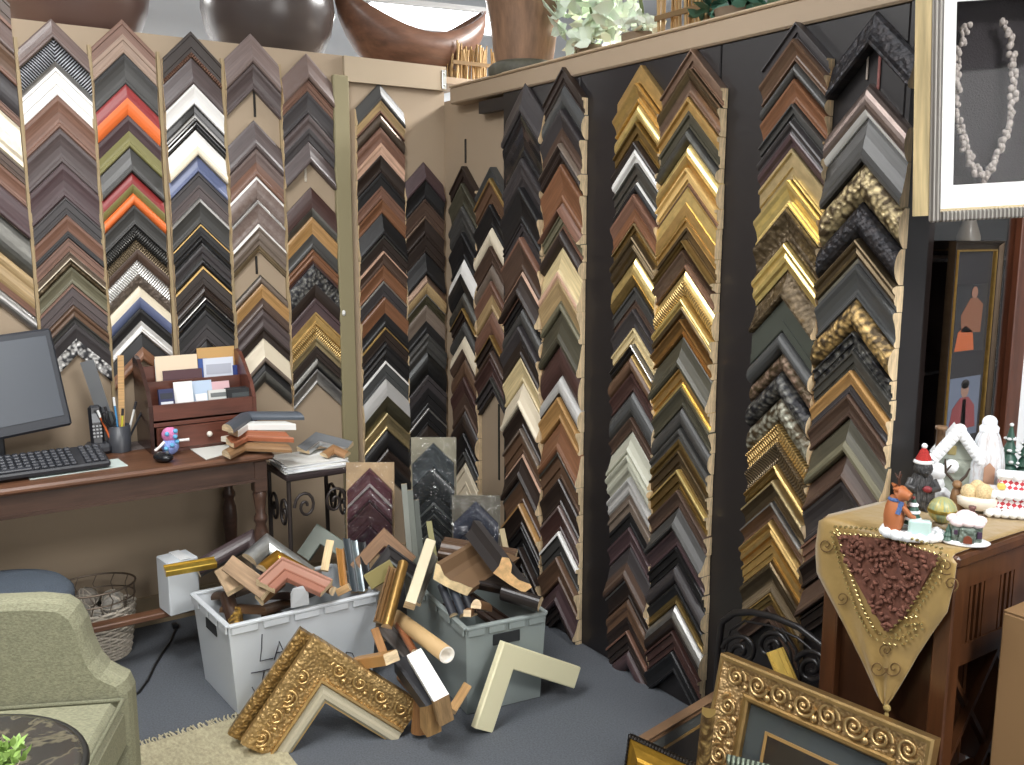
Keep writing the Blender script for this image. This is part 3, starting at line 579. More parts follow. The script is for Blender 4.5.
# keyboard
t = thing('keyboard', 'black computer keyboard in front of the monitor', 'keyboard', (-1.84, -.36, DZ+.006), None, rad(2)); kb = rad(11)
KM = Matrix.Rotation(kb, 3, 'X')
o = MB().box((0, 0, .028), (.46, .17, .022), KM, 0, .006).build('keyboard_case', mat('26282d', 'p', r=.5), t)
mb = MB()
for r_ in range(6):
    for c_ in range(19):
        if c_ in (15,) or (r_ == 5 and 4 <= c_ <= 8): continue
        mb.box(V((0, 0, .028))+KM @ V((-.21+c_*.0232, .062-r_*.025, .014)), (.019, .019, .009), KM, 0, .003)
mb.box(V((0, 0, .028))+KM @ V((-.071, -.063, .014)), (.115, .019, .009), KM, 0, .003)
mb.build('keys', mat('34363c', 'p', r=.45), t)
def sheet(pts, z, m, name, label, cat='paper', th=.002, group=None):
    q = [V((G(x, y, z).x, G(x, y, z).y, z)) for x, y in pts]
    c = sum(q, V())/len(q); mb = MB(); mb.prism([v-c for v in q], (0, 0, th)); o = mb.build(name, m); o.location = c
    return tag(o, label, cat, group)
WH = mat('e6e6e4', 'p', r=.7)
sheet([(30, 480), (128, 466), (118, 459), (22, 471)], DZ+.001, mat('c5d2cd', 'p', r=.7), 'paper_sheet', 'pale green paper under the black keyboard')
sheet([(185, 446), (222, 439), (234, 452), (206, 460)], DZ+.001, mat('d3d3cc', 'p', r=.7), 'paper_sheet', 'white paper sheet beside the moulding pile on the desk')
sheet([(118, 452), (200, 443), (190, 437), (112, 444)], DZ+.001, mat('5d5350', 'fabric'), 'desk_mat', 'dark brown mat under the mouse and plush', 'mat')
# cordless phone
p = G(87, 441, DZ); t = thing('cordless_phone', 'black cordless phone standing in its cradle behind the keyboard', 'phone', (p.x, -.16, DZ+.001))
MB().box((0, 0, .02), (.085, .09, .04), None, 0, .012).build('cradle', BK, t)
mb = MB(); mb.box((0, .01, .10), (.048, .026, .16), Matrix.Rotation(rad(-8), 3, 'X'), 0, .01); mb.build('handset', mat('1d1e22', 'p', r=.3), t)
MB().box((0, -.008, .135), (.032, .004, .035), Matrix.Rotation(rad(-8), 3, 'X')).build('phone_display', mat('3b4148', 'k'), t)
mb = MB()
for i in range(3):
    for j in range(4): mb.box((-.012+i*.012, -.0135+.002*j, .065+j*.013), (.008, .004, .007), Matrix.Rotation(rad(-8), 3, 'X'), 0, .001)
mb.build('phone_keys', mat('9a9c9e', 'p'), t)
# pen cup
p = G(116, 447, DZ); t = thing('pen_cup', 'dark mesh pen cup on the desk beside the organizer', 'pen cup', (p.x, -.17, DZ+.001))
MB().lathe([(.04, 0), (.042, .1), (.039, .1), (.037, .006), (1e-5, .006)], n=20).build('cup', mat('3b3d42', 'p', r=.4), t)
pc = V((p.x, -.17, DZ))
for i, (dx, dy, tx, L_, hx, lab) in enumerate([(-.012, 0, -.03, .16, '3f9a6a', 'green pen in the pen cup'), (.004, .012, -.012, .19, '4f8fc0', 'light blue pencil in the pen cup'), (.015, -.01, .05, .17, 'd8d8d4', 'white pen leaning out of the pen cup'), (-.02, -.012, -.05, .15, 'c9622f', 'orange pencil in the pen cup'), (.0, -.02, .015, .15, 'c9c040', 'yellow highlighter in the pen cup'), (.02, .012, .08, .15, '2a2c33', 'black marker leaning furthest out of the pen cup')]):
    a = pc+V((dx, dy, .012)); b = a+V((tx, 0, L_)); mb = MB(); mb.tube([a, b], .0042, 8); o = mb.build('pen', mat(hx, 'p', r=.35))
    c = a.lerp(b, .85); MB().tube([c, b+(b-a).normalized()*.004], .005, 8).build('pen_cap', mat('e8e8e6' if i % 2 else '2c2c30', 'p', r=.3), o); tag(o, lab, 'pen', 'pens in the pen cup')
mb = MB(); mb.bar(pc+V((.012, .025, .02)), pc+V((.03, .03, .36)), .022, .004); o = mb.build('wooden_ruler', mat('c39a66', 'w')); tag(o, 'wooden ruler standing tall in the pen cup', 'ruler')
mb = MB(); mb.bar(pc+V((-.012, .03, .015)), pc+V((-.085, .05, .345)), .006, .048); o = mb.build('metal_ruler', mat('a9acb2', 'metal')); tag(o, 'wide grey metal straightedge leaning behind the pen cup', 'straightedge')
mb = MB()
for k in (-1, 1): mb.tube([pc+V((-.03+.008*k, -.02, .10)), pc+V((-.035+.02*k, -.02, .125)), pc+V((-.04+.018*k, -.02, .155)), pc+V((-.04, -.02, .16)), pc+V((-.04+.004*k, -.02, .13)), pc+V((-.03, -.02, .10))], .0045, 8)
mb.build('scissors', mat('1b1b1e', 'p', r=.3)); o = bpy.data.objects['scissors']; MB().bar(pc+V((-.03, -.02, .10)), pc+V((-.02, -.015, .02)), .008, .003).build('scissor_blades', mat('b8babd', 'metal'), o); tag(o, 'black-handled scissors in the pen cup', 'scissors')
# desk organizer
ox0, ox1, oy0, oy1 = -1.435, -1.045, -.30, -.07; RWD = mat('633a2e', 'wo', sc=(4, 30, 30), r=.3)
t = thing('desk_organizer', 'reddish wooden desk organizer with curved sides and a drawer', 'organizer', ((ox0+ox1)/2, (oy0+oy1)/2, DZ+.001)); hx_, hy_ = (ox1-ox0)/2, (oy1-oy0)/2
poly = [(-hy_, 0), (hy_, 0), (hy_, .335), (hy_-.03, .35), (hy_-.075, .34), (hy_-.13, .30), (-hy_+.03, .235), (-hy_, .18)]
for sx in (-1, 1):
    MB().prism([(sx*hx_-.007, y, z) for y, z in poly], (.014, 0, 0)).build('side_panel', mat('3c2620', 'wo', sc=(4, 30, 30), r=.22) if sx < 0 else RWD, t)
MB().box((0, hy_-.006, .15), (2*hx_, .012, .30)).build('back_panel', RWD, t)
mb = MB(); mb.box((0, -hy_+.006, .148), (2*hx_-.016, .012, .068)).box((0, -.004, .108), (2*hx_-.012, 2*hy_+.004, .012)).box((0, -.01, .12), (2*hx_-.016, 2*hy_-.02, .008)).box((0, .03, .19), (2*hx_-.016, .008, .12)).box((0, 0, .006), (2*hx_-.016, 2*hy_-.01, .012)); mb.build('tray', RWD, t)
o = MB().box((0, -hy_+.001, .055), (2*hx_-.03, .014, .085), None, 0, .003).build('drawer', RWD, t)
MB().ball((.01, -hy_-.016, .056), .011, 12).build('drawer_knob', mat('e5ded2', 'p', r=.3), o)
def card(x, y, z, w, h, hexc, name, label, cat, th=.004, tilt=-8, grp=None, extra=None, rzz=0):
    o = MB().box((0, 0, h/2), (w, th, h)).build(name, mat(hexc, 'p', r=.65)); o.location = (x, y, z); o.rotation_euler = (rad(tilt), 0, rad(rzz))
    if extra:
        for nm, bx, sz, hx in extra: MB().box((bx[0], -th/2-.0008, bx[1]), (sz[0], .0016, sz[1])).build(nm, mat(hx, 'p', r=.5), o)
    return tag(o, label, cat, grp)
zb = DZ+.126
card(-1.34, -.105, zb, .05, .205, 'e7e6e2', 'envelope', 'narrow white envelope at the dark end of the organizer', 'envelope', .003, -4)
card(-1.285, -.115, zb, .16, .215, 'efd9bd', 'envelope', 'wide cream envelope standing at the back of the organizer', 'envelope', .004, -4)
card(-1.27, -.135, zb, .15, .16, '5a3f44', 'folder', 'dark plum folder in front of the cream envelope', 'folder', .004, -4)
card(-1.125, -.10, zb, .15, .235, 'c9a066', 'folder', 'tan cardboard folder tallest in the organizer', 'folder', .006, -4)
card(-1.185, -.118, zb, .035, .195, '3f5a9a', 'folder', 'blue folder edge beside the stamped leaflet', 'folder', .006, -4)
card(-1.125, -.125, zb, .12, .195, 'd6dbe6', 'leaflet', 'pale blue leaflet in front of the tan folder', 'leaflet', .003, -4, None, [('picture_block', (0, .15), (.10, .04), 'b3b7c4'), ('printed_lines', (.0, .10), (.09, .02), 'b5554f')])
card(-1.06, -.13, zb, .02, .16, '2d3f7c', 'folder', 'navy blue folder at the far end of the organizer', 'folder', .004, -4)
card(-1.36, -.235, zb, .055, .105, '34395e', 'pocket_calculator', 'dark blue box standing beside a white card in the organizer', 'box', .018, -10, None, [('label_panel', (0, .045), (.045, .022), 'dfe3ea'), ('dark_panel', (0, .078), (.045, .022), '262a38'), ])
card(-1.29, -.22, zb, .07, .125, 'f1f1ef', 'note_card', 'plain white card standing in the front of the organizer', 'card', .004, -12)
card(-1.215, -.20, zb, .08, .12, 'b9cbe0', 'leaflet', 'light blue leaflet leaning behind a small white card', 'leaflet', .003, -12)
card(-1.15, -.195, zb, .09, .11, 'd9b3b8', 'leaflet', 'pink leaflet behind the white calculator', 'leaflet', .003, -10)
card(-1.225, -.235, zb, .045, .075, 'eceef0', 'note_card', 'small white card leaning against the light blue leaflet', 'card', .003, -16, None, None, 8)
card(-1.165, -.24, zb, .075, .085, 'd5d6d2', 'pocket_calculator', 'white pocket calculator standing in the organizer', 'calculator', .012, -12, None, [('calculator_display', (0, .065), (.06, .016), '6c7170'), ('calculator_keys', (0, .028), (.055, .03), 'a8aaa8')])
card(-1.085, -.235, zb, .10, .085, '2b2d2f', 'card_box', 'black card box beside the white calculator', 'box', .05, 0, None, [('box_window', (0, .045), (.07, .05), '4a4f50')])
# mouse and plush
p = G(158, 456, DZ+.004); t = thing('computer_mouse', 'black computer mouse in front of the colourful plush', 'mouse', (p.x, -.43, DZ+.005), None, rad(20))
MB().ball((0, 0, .012), .03, 20, 0, (1, 1.5, .62)).build('mouse_shell', mat('191a1e', 'p', r=.22), t); MB().lathe([(.004, -.004), (.007, -.003), (.007, .003), (.004, .004)], (0, -.025, .031), 12, 0, Matrix.Rotation(rad(90), 3, 'Y')).build('scroll_wheel', mat('55585c', 'p'), t)
p = G(163, 452, DZ); t = thing('plush_toy', 'small pink and blue plush toy behind the mouse', 'toy', (p.x+.012, -.345, DZ+.004))
MB().ball((0, 0, .032), .032, 14, 0, (1, .8, 1.05)).build('lower_body', mat('8ea0dc', 'fabric'), t); MB().ball((0, 0, .075), .03, 14, 0, (1, .8, .95)).build('upper_body', mat('d984b4', 'fabric'), t)
for sx in (-1, 1): MB().tube([(sx*.024, -.01, .05), (sx*.045, -.025, .045+.008*sx), (sx*.062, -.03, .04+.014*sx)], [.006, .005, .006], 8).build('arm', mat('efe9e6', 'fabric'), t)
mb = MB()
for x, y, z, in ((-.015, -.025, .083), (.013, -.027, .07), (0, -.029, .04), (.02, -.02, .05), (-.02, -.022, .028), (.016, -.022, .09)): mb.ball((x, y, z), .009, 8)
mb.build('pom_poms', mat('6db4e0', 'fabric'), t)
# pile of corners on the desk end
gp = 'moulding corners piled on the desk end'
def cpile(a, e1, e2, z, w, th, hexs, label, **k):
    corner3(G(*a, z), G(*e1, z), G(*e2, z), w, th, hexs, label, gp, **k)
cpile((237, 447), (222, 455), (286, 445), DZ+.012, .06, .026, mat('8a6a4a', 'w'), 'tan moulding corner lowest in the desk pile', cut='v', prof='dome')
cpile((240, 437), (226, 444), (288, 436), DZ+.042, .06, .028, mat('9d5f42', 'w'), 'orange-brown moulding corner in the middle of the desk pile', cut='v', prof='scoop')
cpile((238, 427), (228, 434), (284, 428), DZ+.071, .055, .024, mat('e6e6e2', 'p'), 'white moulding corner near the top of the desk pile', cut='v', prof='flat')
cpile((241, 417), (222, 430), (284, 421), DZ+.096, .06, .028, mat('4f565f', 'p'), 'blue-grey moulding corner on top of the desk pile', cut='v', prof='dome')
stick(G(219, 441, DZ+.02), G(232, 443, DZ+.02), .03, .02, mat('d9d3c4', 'p'), 'short white offcut in front of the desk pile', gp, 'flat', up=(0, 0, 1))
# ------------------------------------------------------------------ side table with papers
STZ = .69; t = thing('side_table', 'dark side table with scrolled iron ends beside the desk', 'table', (-.885, -.425, 0)); IR = mat('2b2422', 'p', r=.45)
MB().box((0, 0, STZ-.012), (.27, .26, .024), None, 0, .006).build('tabletop', mat('33292a', 'wo', r=.35), t)
for sx in (-1, 1):
    for sy in (-1, 1): MB().tube([(sx*.12, sy*.11, STZ-.02), (sx*.122, sy*.11, .3), (sx*.125, sy*.115, 0)], .009, 8).build('leg', IR, t)
for sx in (-1, 1):
    mb = MB()
    for s_ in (-1, 1):
        mb.tube([(sx*.122+0*k, s_*(.052+.045*math.cos(k*.5)*(1-k/22)), .52+.07*math.sin(k*.5)*(1-k/22)) for k in range(20)], .006, 6)
    mb.build('iron_scroll', IR, t)
mb = MB()
for s_ in (-1, 1): mb.tube([(s_*(.06+.045*math.cos(k*.5)*(1-k/22)), -.12, .56+.06*math.sin(k*.5)*(1-k/22)) for k in range(20)], .006, 6)
mb.build('iron_scroll', IR, t)
r_ = random.Random(3)
for i in range(7):
    z = STZ+.001+i*.0045; q = [(287, 462), (300, 473), (352, 466), (354, 452), (318, 450)]
    pts = [V((-.885, -.52, 0))+V((x, y, 0)) for x, y in ((-.12, -.09), (.11, -.11), (.125, .08), (-.1, .09))]
    M_ = Matrix.Rotation(r_.uniform(-.12, .08), 3, 'Z'); c = V((-.885+r_.uniform(-.01, .01), -.43+r_.uniform(-.01, .01), z))
    mb = MB(); mb.prism([M_ @ V((x, y, 0)) for x, y in ((-.125, -.105), (.125, -.105), (.125, .105), (-.125, .105))], (0, 0, .0035))
    o = mb.build('paper_sheet', mat('eceef0' if i % 3 else 'e2e2dd', 'p', r=.6)); o.location = c
    tag(o, 'loose white paper in the stack on the dark side table', 'paper', 'white papers stacked on the side table')
gp = 'corners lying behind the papers'
zt = STZ+.035
corner3(G(316, 436, .77), G(297, 451, .735), G(347, 450, .735), .06, .022, mat('6c6f72', 'p'), 'grey moulding corner lying behind the white papers', gp, prof='scoop', lip=mat('d4d6d8', 'g'))
corner3(G(333, 446, .757), G(320, 455, .736), G(352, 453, .736), .04, .018, mat('96704c', 'w'), 'tan moulding corner peeking out beside the white papers', gp, prof='dome')

# ------------------------------------------------------------------ the two bins
def bin_box(name, label, cat, FL, FR, BL, h, m, inset, tabs=True):
    BR = FR+BL-FL; c = (FL+FR+BL+BR)/4; base = V((c.x, c.y, 0)); t = thing(name, label, cat, base)
    top = [V((p.x, p.y, h))-base for p in (FL, FR, BR, BL)]; bot = [V((p.x*(1-inset), p.y*(1-inset), .003)) for p in top]
    th = .007
    def shrink(p, k): l = math.hypot(p.x, p.y); return V((p.x*(1-k/l), p.y*(1-k/l), p.z))
    it = [shrink(p, th*1.5) for p in top]; ib = [shrink(p, th*1.5)+V((0, 0, .008)) for p in bot]
    vs = bot+top+it+ib; fs = [(3, 2, 1, 0), (12, 13, 14, 15)]
    for i in range(4):
        j = (i+1) % 4; fs += [(i, j, 4+j, 4+i), (4+i, 4+j, 8+j, 8+i), (8+i, 8+j, 12+j, 12+i)]
    MB().add(vs, fs).build('bin_body', m, t)
    mb = MB()
    for i in range(4):
        a, b = top[i], top[(i+1) % 4]; mb.bar(a+V((0, 0, -.004)), b+V((0, 0, -.004)), .018, .012, bev=.003)
        n = (b-a).cross(V((0, 0, 1))).normalized(); L_ = (b-a).length; k = 5 if L_ > .4 else 4
        for q in range(k):
            p = a.lerp(b, (q+.5)/k); mb.bar(p-(b-a).normalized()*L_/k*.42+n*.003+V((0, 0, -.022)), p+(b-a).normalized()*L_/k*.42+n*.003+V((0, 0, -.022)), .007, .026, bev=.003)
    mb.build('rim', m, t)
    for a, b, a0, b0 in ((top[0], top[3], bot[0], bot[3]), (top[1], top[2], bot[1], bot[2])) if tabs else ((top[0], top[1], bot[0], bot[1]), (top[3], top[2], bot[3], bot[2])):
        n = (b-a).cross(V((0, 0, 1))).normalized(); mid = (a+b)/2*.8+(a0+b0)/2*.2
        if n.dot(mid) < 0: n = -n
        d = (b-a).normalized(); MB().bar(mid-d*.05+n*.0005, mid+d*.05+n*.0005, .006, .04, bev=.002).build('hand_hole_shade', mat('26282a', 'p', r=.8), t)  # solid dark plate, its colour stands for the shade inside the opening
    return t, top, bot, base
BINW = mat('c9ced2', 'p', r=.4); BING = mat('8f9896', 'p', r=.45)
h = .33; FL, FR, BL = G(228, 626, h), G(378, 592, h), G(192, 593, h)
t, top, bot, base = bin_box('plastic_tote', 'white corrugated plastic bin with handwriting, heaped with moulding corners', 'bin', FL, FR, BL, h, BINW, .09)
f0, f1, f3 = bot[0]+base, bot[1]+base, top[0]+base; fn = (f1-f0).cross(f3-f0).normalized()
def strokes(lst, p0, n, r, name, parent, m):
    mb = MB(); n = n if n.dot(CAM-p0) > 0 else -n
    for s in lst: mb.tube([PL(x, y, p0, n)+n*.001 for x, y in s], r, 6)
    o = mb.build(name, m); return world(o, parent)
strokes([[(262, 634), (261.5, 648), (260, 661), (273, 658)], [(274, 660), (277, 650), (279, 641), (283, 650), (285, 656)], [(275.5, 653), (284, 651)],
         [(251, 673), (262, 671), (276, 667)], [(264, 671), (262, 682), (260, 691), (255, 692), (252, 687)],
         [(346, 652), (352, 653), (355, 659), (352, 664), (347, 664), (346, 652)]], f0, fn, .0016, 'marker_writing', t, mat('2d2b38', 'p', r=.6))
a = PL(290, 607, f0, fn); b = PL(308, 603, f0, fn)
d_ = (b-a).normalized(); nn = fn if fn.dot(CAM-f0) > 0 else -fn
mb = MB(); mb.prism([a+nn*.012, b+nn*.012, b+nn*.012+V((0, 0, .055))-d_*.002, b+nn*.008+V((0, 0, .068))-d_*.012, a+nn*.008+V((0, 0, .066))+d_*.012, a+nn*.012+V((0, 0, .05))], -nn*.004); world(mb.build('latch_tab', mat('b3b6b8', 'p'), None), t)
WB, WT, WBASE = bot, top, base
h = .32; FL, FR, BL = G(466, 628, h), G(546, 612, h), G(404, 572, h)
t2, top2, bot2, base2 = bin_box('plastic_tote', 'grey corrugated plastic bin behind the cardboard tube, full of dark mouldings', 'bin', FL, FR, BL, h, BING, .07, False)

GB = 'moulding corners heaped in the white bin'; GT = 'mouldings standing in the grey bin'
def c3(a, e1, e2, w, th, m, label, g, **k): return corner3(D(*a), D(*e1), D(*e2), w, th, m, label, g, **k)
def film_over(o, parent_label, bb, n=3):
    """clear wrap around a packaged piece: a part of it"""
    pass
# inside the white bin, from the bottom of the heap up
def inbin(u, v, z, BT, TT, base, h):
    p = TT[0]*(1-u)*(1-v)+TT[1]*u*(1-v)+TT[2]*u*v+TT[3]*(1-u)*v; q = BT[0]*(1-u)*(1-v)+BT[1]*u*(1-v)+BT[2]*u*v+BT[3]*(1-u)*v
    r = p*(z/h)+q*(1-z/h); return V((r.x, r.y, z))+base
def wb(u, v, z): return inbin(u, v, z, WB, WT, WBASE, .33)
def tb(u, v, z): return inbin(u, v, z, bot2, top2, base2, .32)
corner3(wb(.1, .15, .14), wb(.45, .2, .12), wb(.12, .8, .12), .07, .025, mat('4b3729', 'w'), 'dark brown corner lying deep in the white bin', GB, prof='step')
corner3(wb(.9, .2, .20), wb(.5, .2, .18), wb(.88, .8, .18), .07, .025, mat('2e2725', 'w'), 'blackish corner lying deep at the far end of the white bin', GB, prof='scoop')
corner3(wb(.5, .85, .22), wb(.15, .5, .2), wb(.85, .5, .2), .06, .025, mat('5f4632', 'w'), 'brown corner lying under the heap in the white bin', GB, prof='dome')
stick(wb(.12, .12, .23), wb(.22, .55, .29), .05, .025, mat('b8903f', 'o', '5a4424'), 'ornate gold length inside the dark end of the white bin', GB, 'dome')
stick(wb(.3, .1, .2), wb(.42, .5, .27), .045, .02, mat('8a6d3a', 'g'), 'dark gold length inside the white bin', GB, 'scoop')
stick(wb(.18, .35, .25), wb(.22, .75, .33), .05, .03, mat('3c2a20', 'w'), 'dark wood length at the handle end of the white bin', GB, 'dome')
stick(D(224, 572, 3.06), D(263, 601, 2.95), .062, .022, mat('a3876a', 'wo', sc=(6, 60, 60), r=.7), 'bare tan moulding back lying across the white bin', GB, 'flat')
stick(D(216, 575, 3.12), D(228, 597, 3.02), .06, .02, mat('b39878', 'wo', sc=(6, 60, 60), r=.7), 'short bare wood offcut behind the tan moulding back', GB, 'flat')
c3((252, 529, 3.40), (192, 562, 3.25), (290, 560, 3.42), .065, .03, mat('45393a', 'p', r=.3), 'long dark grey-brown corner on top of the white bin heap', GB, prof='dome', lip=mat('8f8d8c', 'g'), lipw=.14)
c3((266, 535, 3.32), (242, 556, 3.2), (322, 560, 3.32), .065, .028, mat('cfd2d0', 'g'), 'shiny silver-white corner in clear wrap on the heap', GB, prof='dome')
c3((276, 552, 3.20), (256, 568, 3.1), (324, 565, 3.2), .05, .026, mat('c8963e', 'g'), 'gold corner between the silver-white and copper corners', GB, prof='dome')
cp = c3((281, 562, 3.08), (256, 585, 2.95), (338, 577, 3.06), .075, .028, mat('a87e6d', 'p', r=.22), 'pinkish copper corner in clear wrap on the white bin', GB, prof='step', lip=mat('9c6b59', 'p', r=.22), lipw=.45)
c3((318, 524, 3.55), (298, 553, 3.5), (340, 553, 3.5), .06, .025, mat('6f766c', 'p'), 'grey-green corner standing at the back of the white bin', GB, prof='flat')
stick(D(326, 541, 3.35), D(320, 571, 3.25), .03, .012, mat('d9bf94', 'wo', sc=(6, 60, 60), r=.7), 'pale bare stick standing at the back of the white bin', GB, 'flat')
for i, (a, b, w_, hx, k, lab) in enumerate([((343, 541), (351, 594), .028, '3c4348', 'p', 'slate length standing in the white bin'), ((351, 543), (359, 594), .024, 'aab4b8', 'g', 'thin silver length standing in the white bin'), ((358, 545), (365, 592), .03, '27292b', 'p', 'black length standing last in the white bin row'), ((336, 552), (340, 590), .03, 'a9783f', 'w', 'amber wood length standing in the white bin')]):
    stick(D(*a, 3.3), D(*b, 3.17), w_, .028, mat(hx, k), lab, GB, 'scoop')
stick(D(318, 589, 3.1), D(333, 596, 3.02), .03, .025, mat('b98d62', 'wo', sc=(6, 60, 60)), 'small sawn offcut by the latch of the white bin', GB, 'dome')
stick(D(340, 596, 3.12), D(352, 590, 3.12), .028, .022, mat('c7a274', 'wo', sc=(6, 60, 60)), 'small pale offcut under the standing lengths', GB, 'flat')
stick(D(262, 606, 2.98), D(284, 587, 3.12), .04, .02, mat('7a5a38', 'w'), 'brown length poking up behind the latch of the white bin', GB, 'dome')
for i, (a, b, c_, w_, hx, kd, pf, lab) in enumerate([((.3, .25, .30), (.1, .7, .28), (.62, .3, .28), .07, '5a4330', 'w', 'dome', 'brown corner lying near the rim at the handle end of the white bin'), ((.62, .35, .31), (.4, .7, .29), (.9, .5, .29), .07, '3a2c25', 'w', 'step', 'dark wood corner lying near the rim by the latch'), ((.8, .7, .33), (.55, .9, .31), (.93, .85, .31), .06, '7b6048', 'w', 'scoop', 'tan-brown corner at the back rim of the white bin'), ((.22, .7, .32), (.1, .92, .3), (.5, .9, .3), .06, '46382e', 'p', 'dome', 'dark grey-brown corner at the back of the white bin'), ((.45, .12, .24), (.25, .1, .22), (.5, .6, .22), .06, '8b7046', 'g', 'scoop', 'dull gold corner sunk at the front of the white bin')]):
    corner3(wb(*a), wb(*b), wb(*c_), w_, .025, mat(hx, kd), lab, GB, prof=pf)
# white carton with a gold length on it, standing on the desk stretcher
p = G(172, 622, .202); t = thing('carton', 'small white carton on the desk stretcher beside the white bin', 'carton', (p.x+.055, -.41, .203), None, rad(8))
MB().box((0, 0, .105), (.115, .11, .205), None, 0, .004).build('carton_body', mat('cdd2d6', 'p', r=.5), t); MB().box((.01, 0, .209), (.04, .112, .003), None, 0, .001).build('tape', mat('eef0f1', 'p', r=.2), t)
stick(G(166, 577, .416), G(217, 568, .416), .05, .024, mat('e0bd58', 'g'), 'bright gold length lying across the small white carton', None, 'step', up=(0, -.35, .9))
# ------------------------------------------------------------------ between the bins
GM = 'offcuts leaning between the two bins'
stick(D(398, 563, 3.05), D(381, 627, 2.86), .036, .03, mat('ab8850', 'g'), 'gold length leaning on the corner of the white bin', GM, 'dome')
stick(D(388, 568, 3.12), D(373, 622, 2.98), .035, .025, mat('7d5a2d', 'w'), 'brown-gold length behind the leaning gold length', GM, 'step')
stick(D(424, 544, 3.15), D(403, 607, 2.9), .038, .035, mat('d8cdb0', 'p'), 'long pale cream length leaning into the grey bin', GM, 'flat')
stick(D(430, 556, 3.2), D(412, 604, 3.0), .03, .03, mat('77746b', 'p'), 'grey length beside the pale cream length', GM, 'scoop')
stick(D(396, 628, 2.95), D(412, 656, 2.8), .025, .02, mat('8f5a3a', 'w'), 'thin brown stick beside the cardboard tube', GM, 'dome')
stick(D(372, 634, 2.95), D(382, 662, 2.82), .028, .02, mat('a67a4f', 'w'), 'thin tan stick against the end of the white bin', GM, 'flat')
stick(D(400, 660, 2.72), D(362, 666, 2.86), .055, .035, mat('b08450', 'w'), 'tan length with a sawn end pointing at the black corner', GM, 'flat', up=(0, 0, 1))
stick(D(378, 632, 3.0), D(412, 668, 2.85), .05, .03, mat('4c4642', 'w'), 'dark length lying under the thin sticks', GM, 'scoop')
# cardboard tube
a, b = D(396, 617, 3.02), D(447, 655, 2.66); mb = MB(); ax = (b-a).normalized(); u = ax.orthogonal().normalized(); v = ax.cross(u); n = 24; vs = []
for q, r_ in ((a, .026), (b, .026), (b, .0215), (a, .0215)): vs += [q+(u*math.cos(2*math.pi*k/n)+v*math.sin(2*math.pi*k/n))*r_ for k in range(n)]
mb.add(vs, [(j*n+k, j*n+(k+1) % n, ((j+1) % 4)*n+(k+1) % n, ((j+1) % 4)*n+k) for j in range(4) for k in range(n)], 0, True)
o = mb.build('cardboard_tube', mat('c2a273', 'p', r=.7)); o.data.materials.append(mat('efe9de', 'p', r=.7))
for f in o.data.polygons:
    if f.index // n in (1, 2): f.material_index = 1; f.use_smooth = f.index//n == 2
tag(o, 'cardboard tube lying against the grey bin', 'tube')
# black corner and white corner leaning together
GF = 'moulding corners on the floor in front of the bins'
def angle_corner(el, e1, e2, w, th, m, label, raw=None, **k):
    return corner3(D(*el), D(*e1), D(*e2), w, th, m, label, GF, **k)
# ------------------------------------------------------------------ in the grey bin
corner3(tb(.15, .15, .16), tb(.8, .15, .14), tb(.2, .8, .14), .06, .03, mat('2a2422', 'w'), 'blackish corner lying low in the grey bin', GT, prof='scoop')
corner3(tb(.85, .85, .2), tb(.15, .8, .18), tb(.85, .3, .18), .06, .03, mat('3c2b22', 'w'), 'dark brown corner lying at the back of the grey bin', GT, prof='step')
stick(D(438, 562, 3.2), D(512, 575, 3.15), .10, .05, mat('5b4636', 'w'), 'wide brown moulding lying across the back of the grey bin', GT, 'ogee', up=(-.3, -.5, .8))
stick(D(470, 588, 3.02), D(520, 598, 3.0), .085, .04, mat('2b2523', 'w'), 'wide dark moulding lying inside the grey bin', GT, 'scoop', up=(-.4, -.5, .8))
def profile_end(pts, dpt, back, hexc, label, m):
    """moulding seen at its sawn end: the cut profile faces the room"""
    P_ = [D(x, y, dpt) for x, y in pts]; e = V(back); mb = MB(); n = len(P_); Q = [p+e for p in P_]
    mb.add(P_+Q, [(i, (i+1) % n, n+(i+1) % n, n+i) for i in range(n)]+[tuple(range(n, 2*n))], 0); mb.add(P_, [tuple(range(n))[::-1]], 1)
    o = mb.build('moulding_offcut', [m, mat(hexc, 'wo', sc=(30, 30, 30), r=.7)]); return tag(o, label, 'moulding', GT)
profile_end([(433, 579), (436, 563), (440, 565), (444, 575), (450, 580), (460, 583), (469, 587), (473, 588), (470, 592), (467, 596), (455, 591), (443, 585)], 2.97, FW*.16+RT*.16+V((0, 0, .05)), 'dcc598', 'curved profile moulding with a pale sawn end in the grey bin', mat('6e563f', 'w'))
profile_end([(493, 573), (499, 566), (502, 557), (509, 558), (512, 565), (511, 573), (519, 580), (530, 584), (532, 587), (528, 590), (524, 593), (510, 585)], 2.93, FW*.12-RT*.10+V((0, 0, .09)), 'dcb27c', 'big curved moulding with an orange-tan sawn end above the grey bin', mat('2f2b2a', 'p', r=.35))
stick(D(500, 600, 2.95), D(538, 612, 2.9), .05, .04, mat('262120', 'w'), 'black moulding inside the corner of the grey bin', GT, 'dome', up=(-.4, -.5, .8))
stick(D(481, 609, 2.86), D(492, 612, 3.0), .035, .03, mat('8c6848', 'w'), 'small brown offcut with a sawn end in the grey bin', GT, 'dome', up=(0, 0, 1))
stick(D(471, 617, 2.82), D(477, 613, 3.0), .025, .022, mat('9c7350', 'w'), 'tiny sawn offcut at the front of the grey bin', GT, 'flat', up=(0, 0, 1))
for i, (x, hx) in enumerate(((438, '2c2f36'), (448, '3a3f47'), (458, '22242a'))):
    stick(D(x, 588, 3.02), D(x+12, 618, 2.92), .028, .02, mat(hx, 'p'), ['slate moulding upright at the tube side of the grey bin', 'grey moulding second in the row inside the grey bin', 'black moulding third in the row inside the grey bin'][i], GT, 'dome')
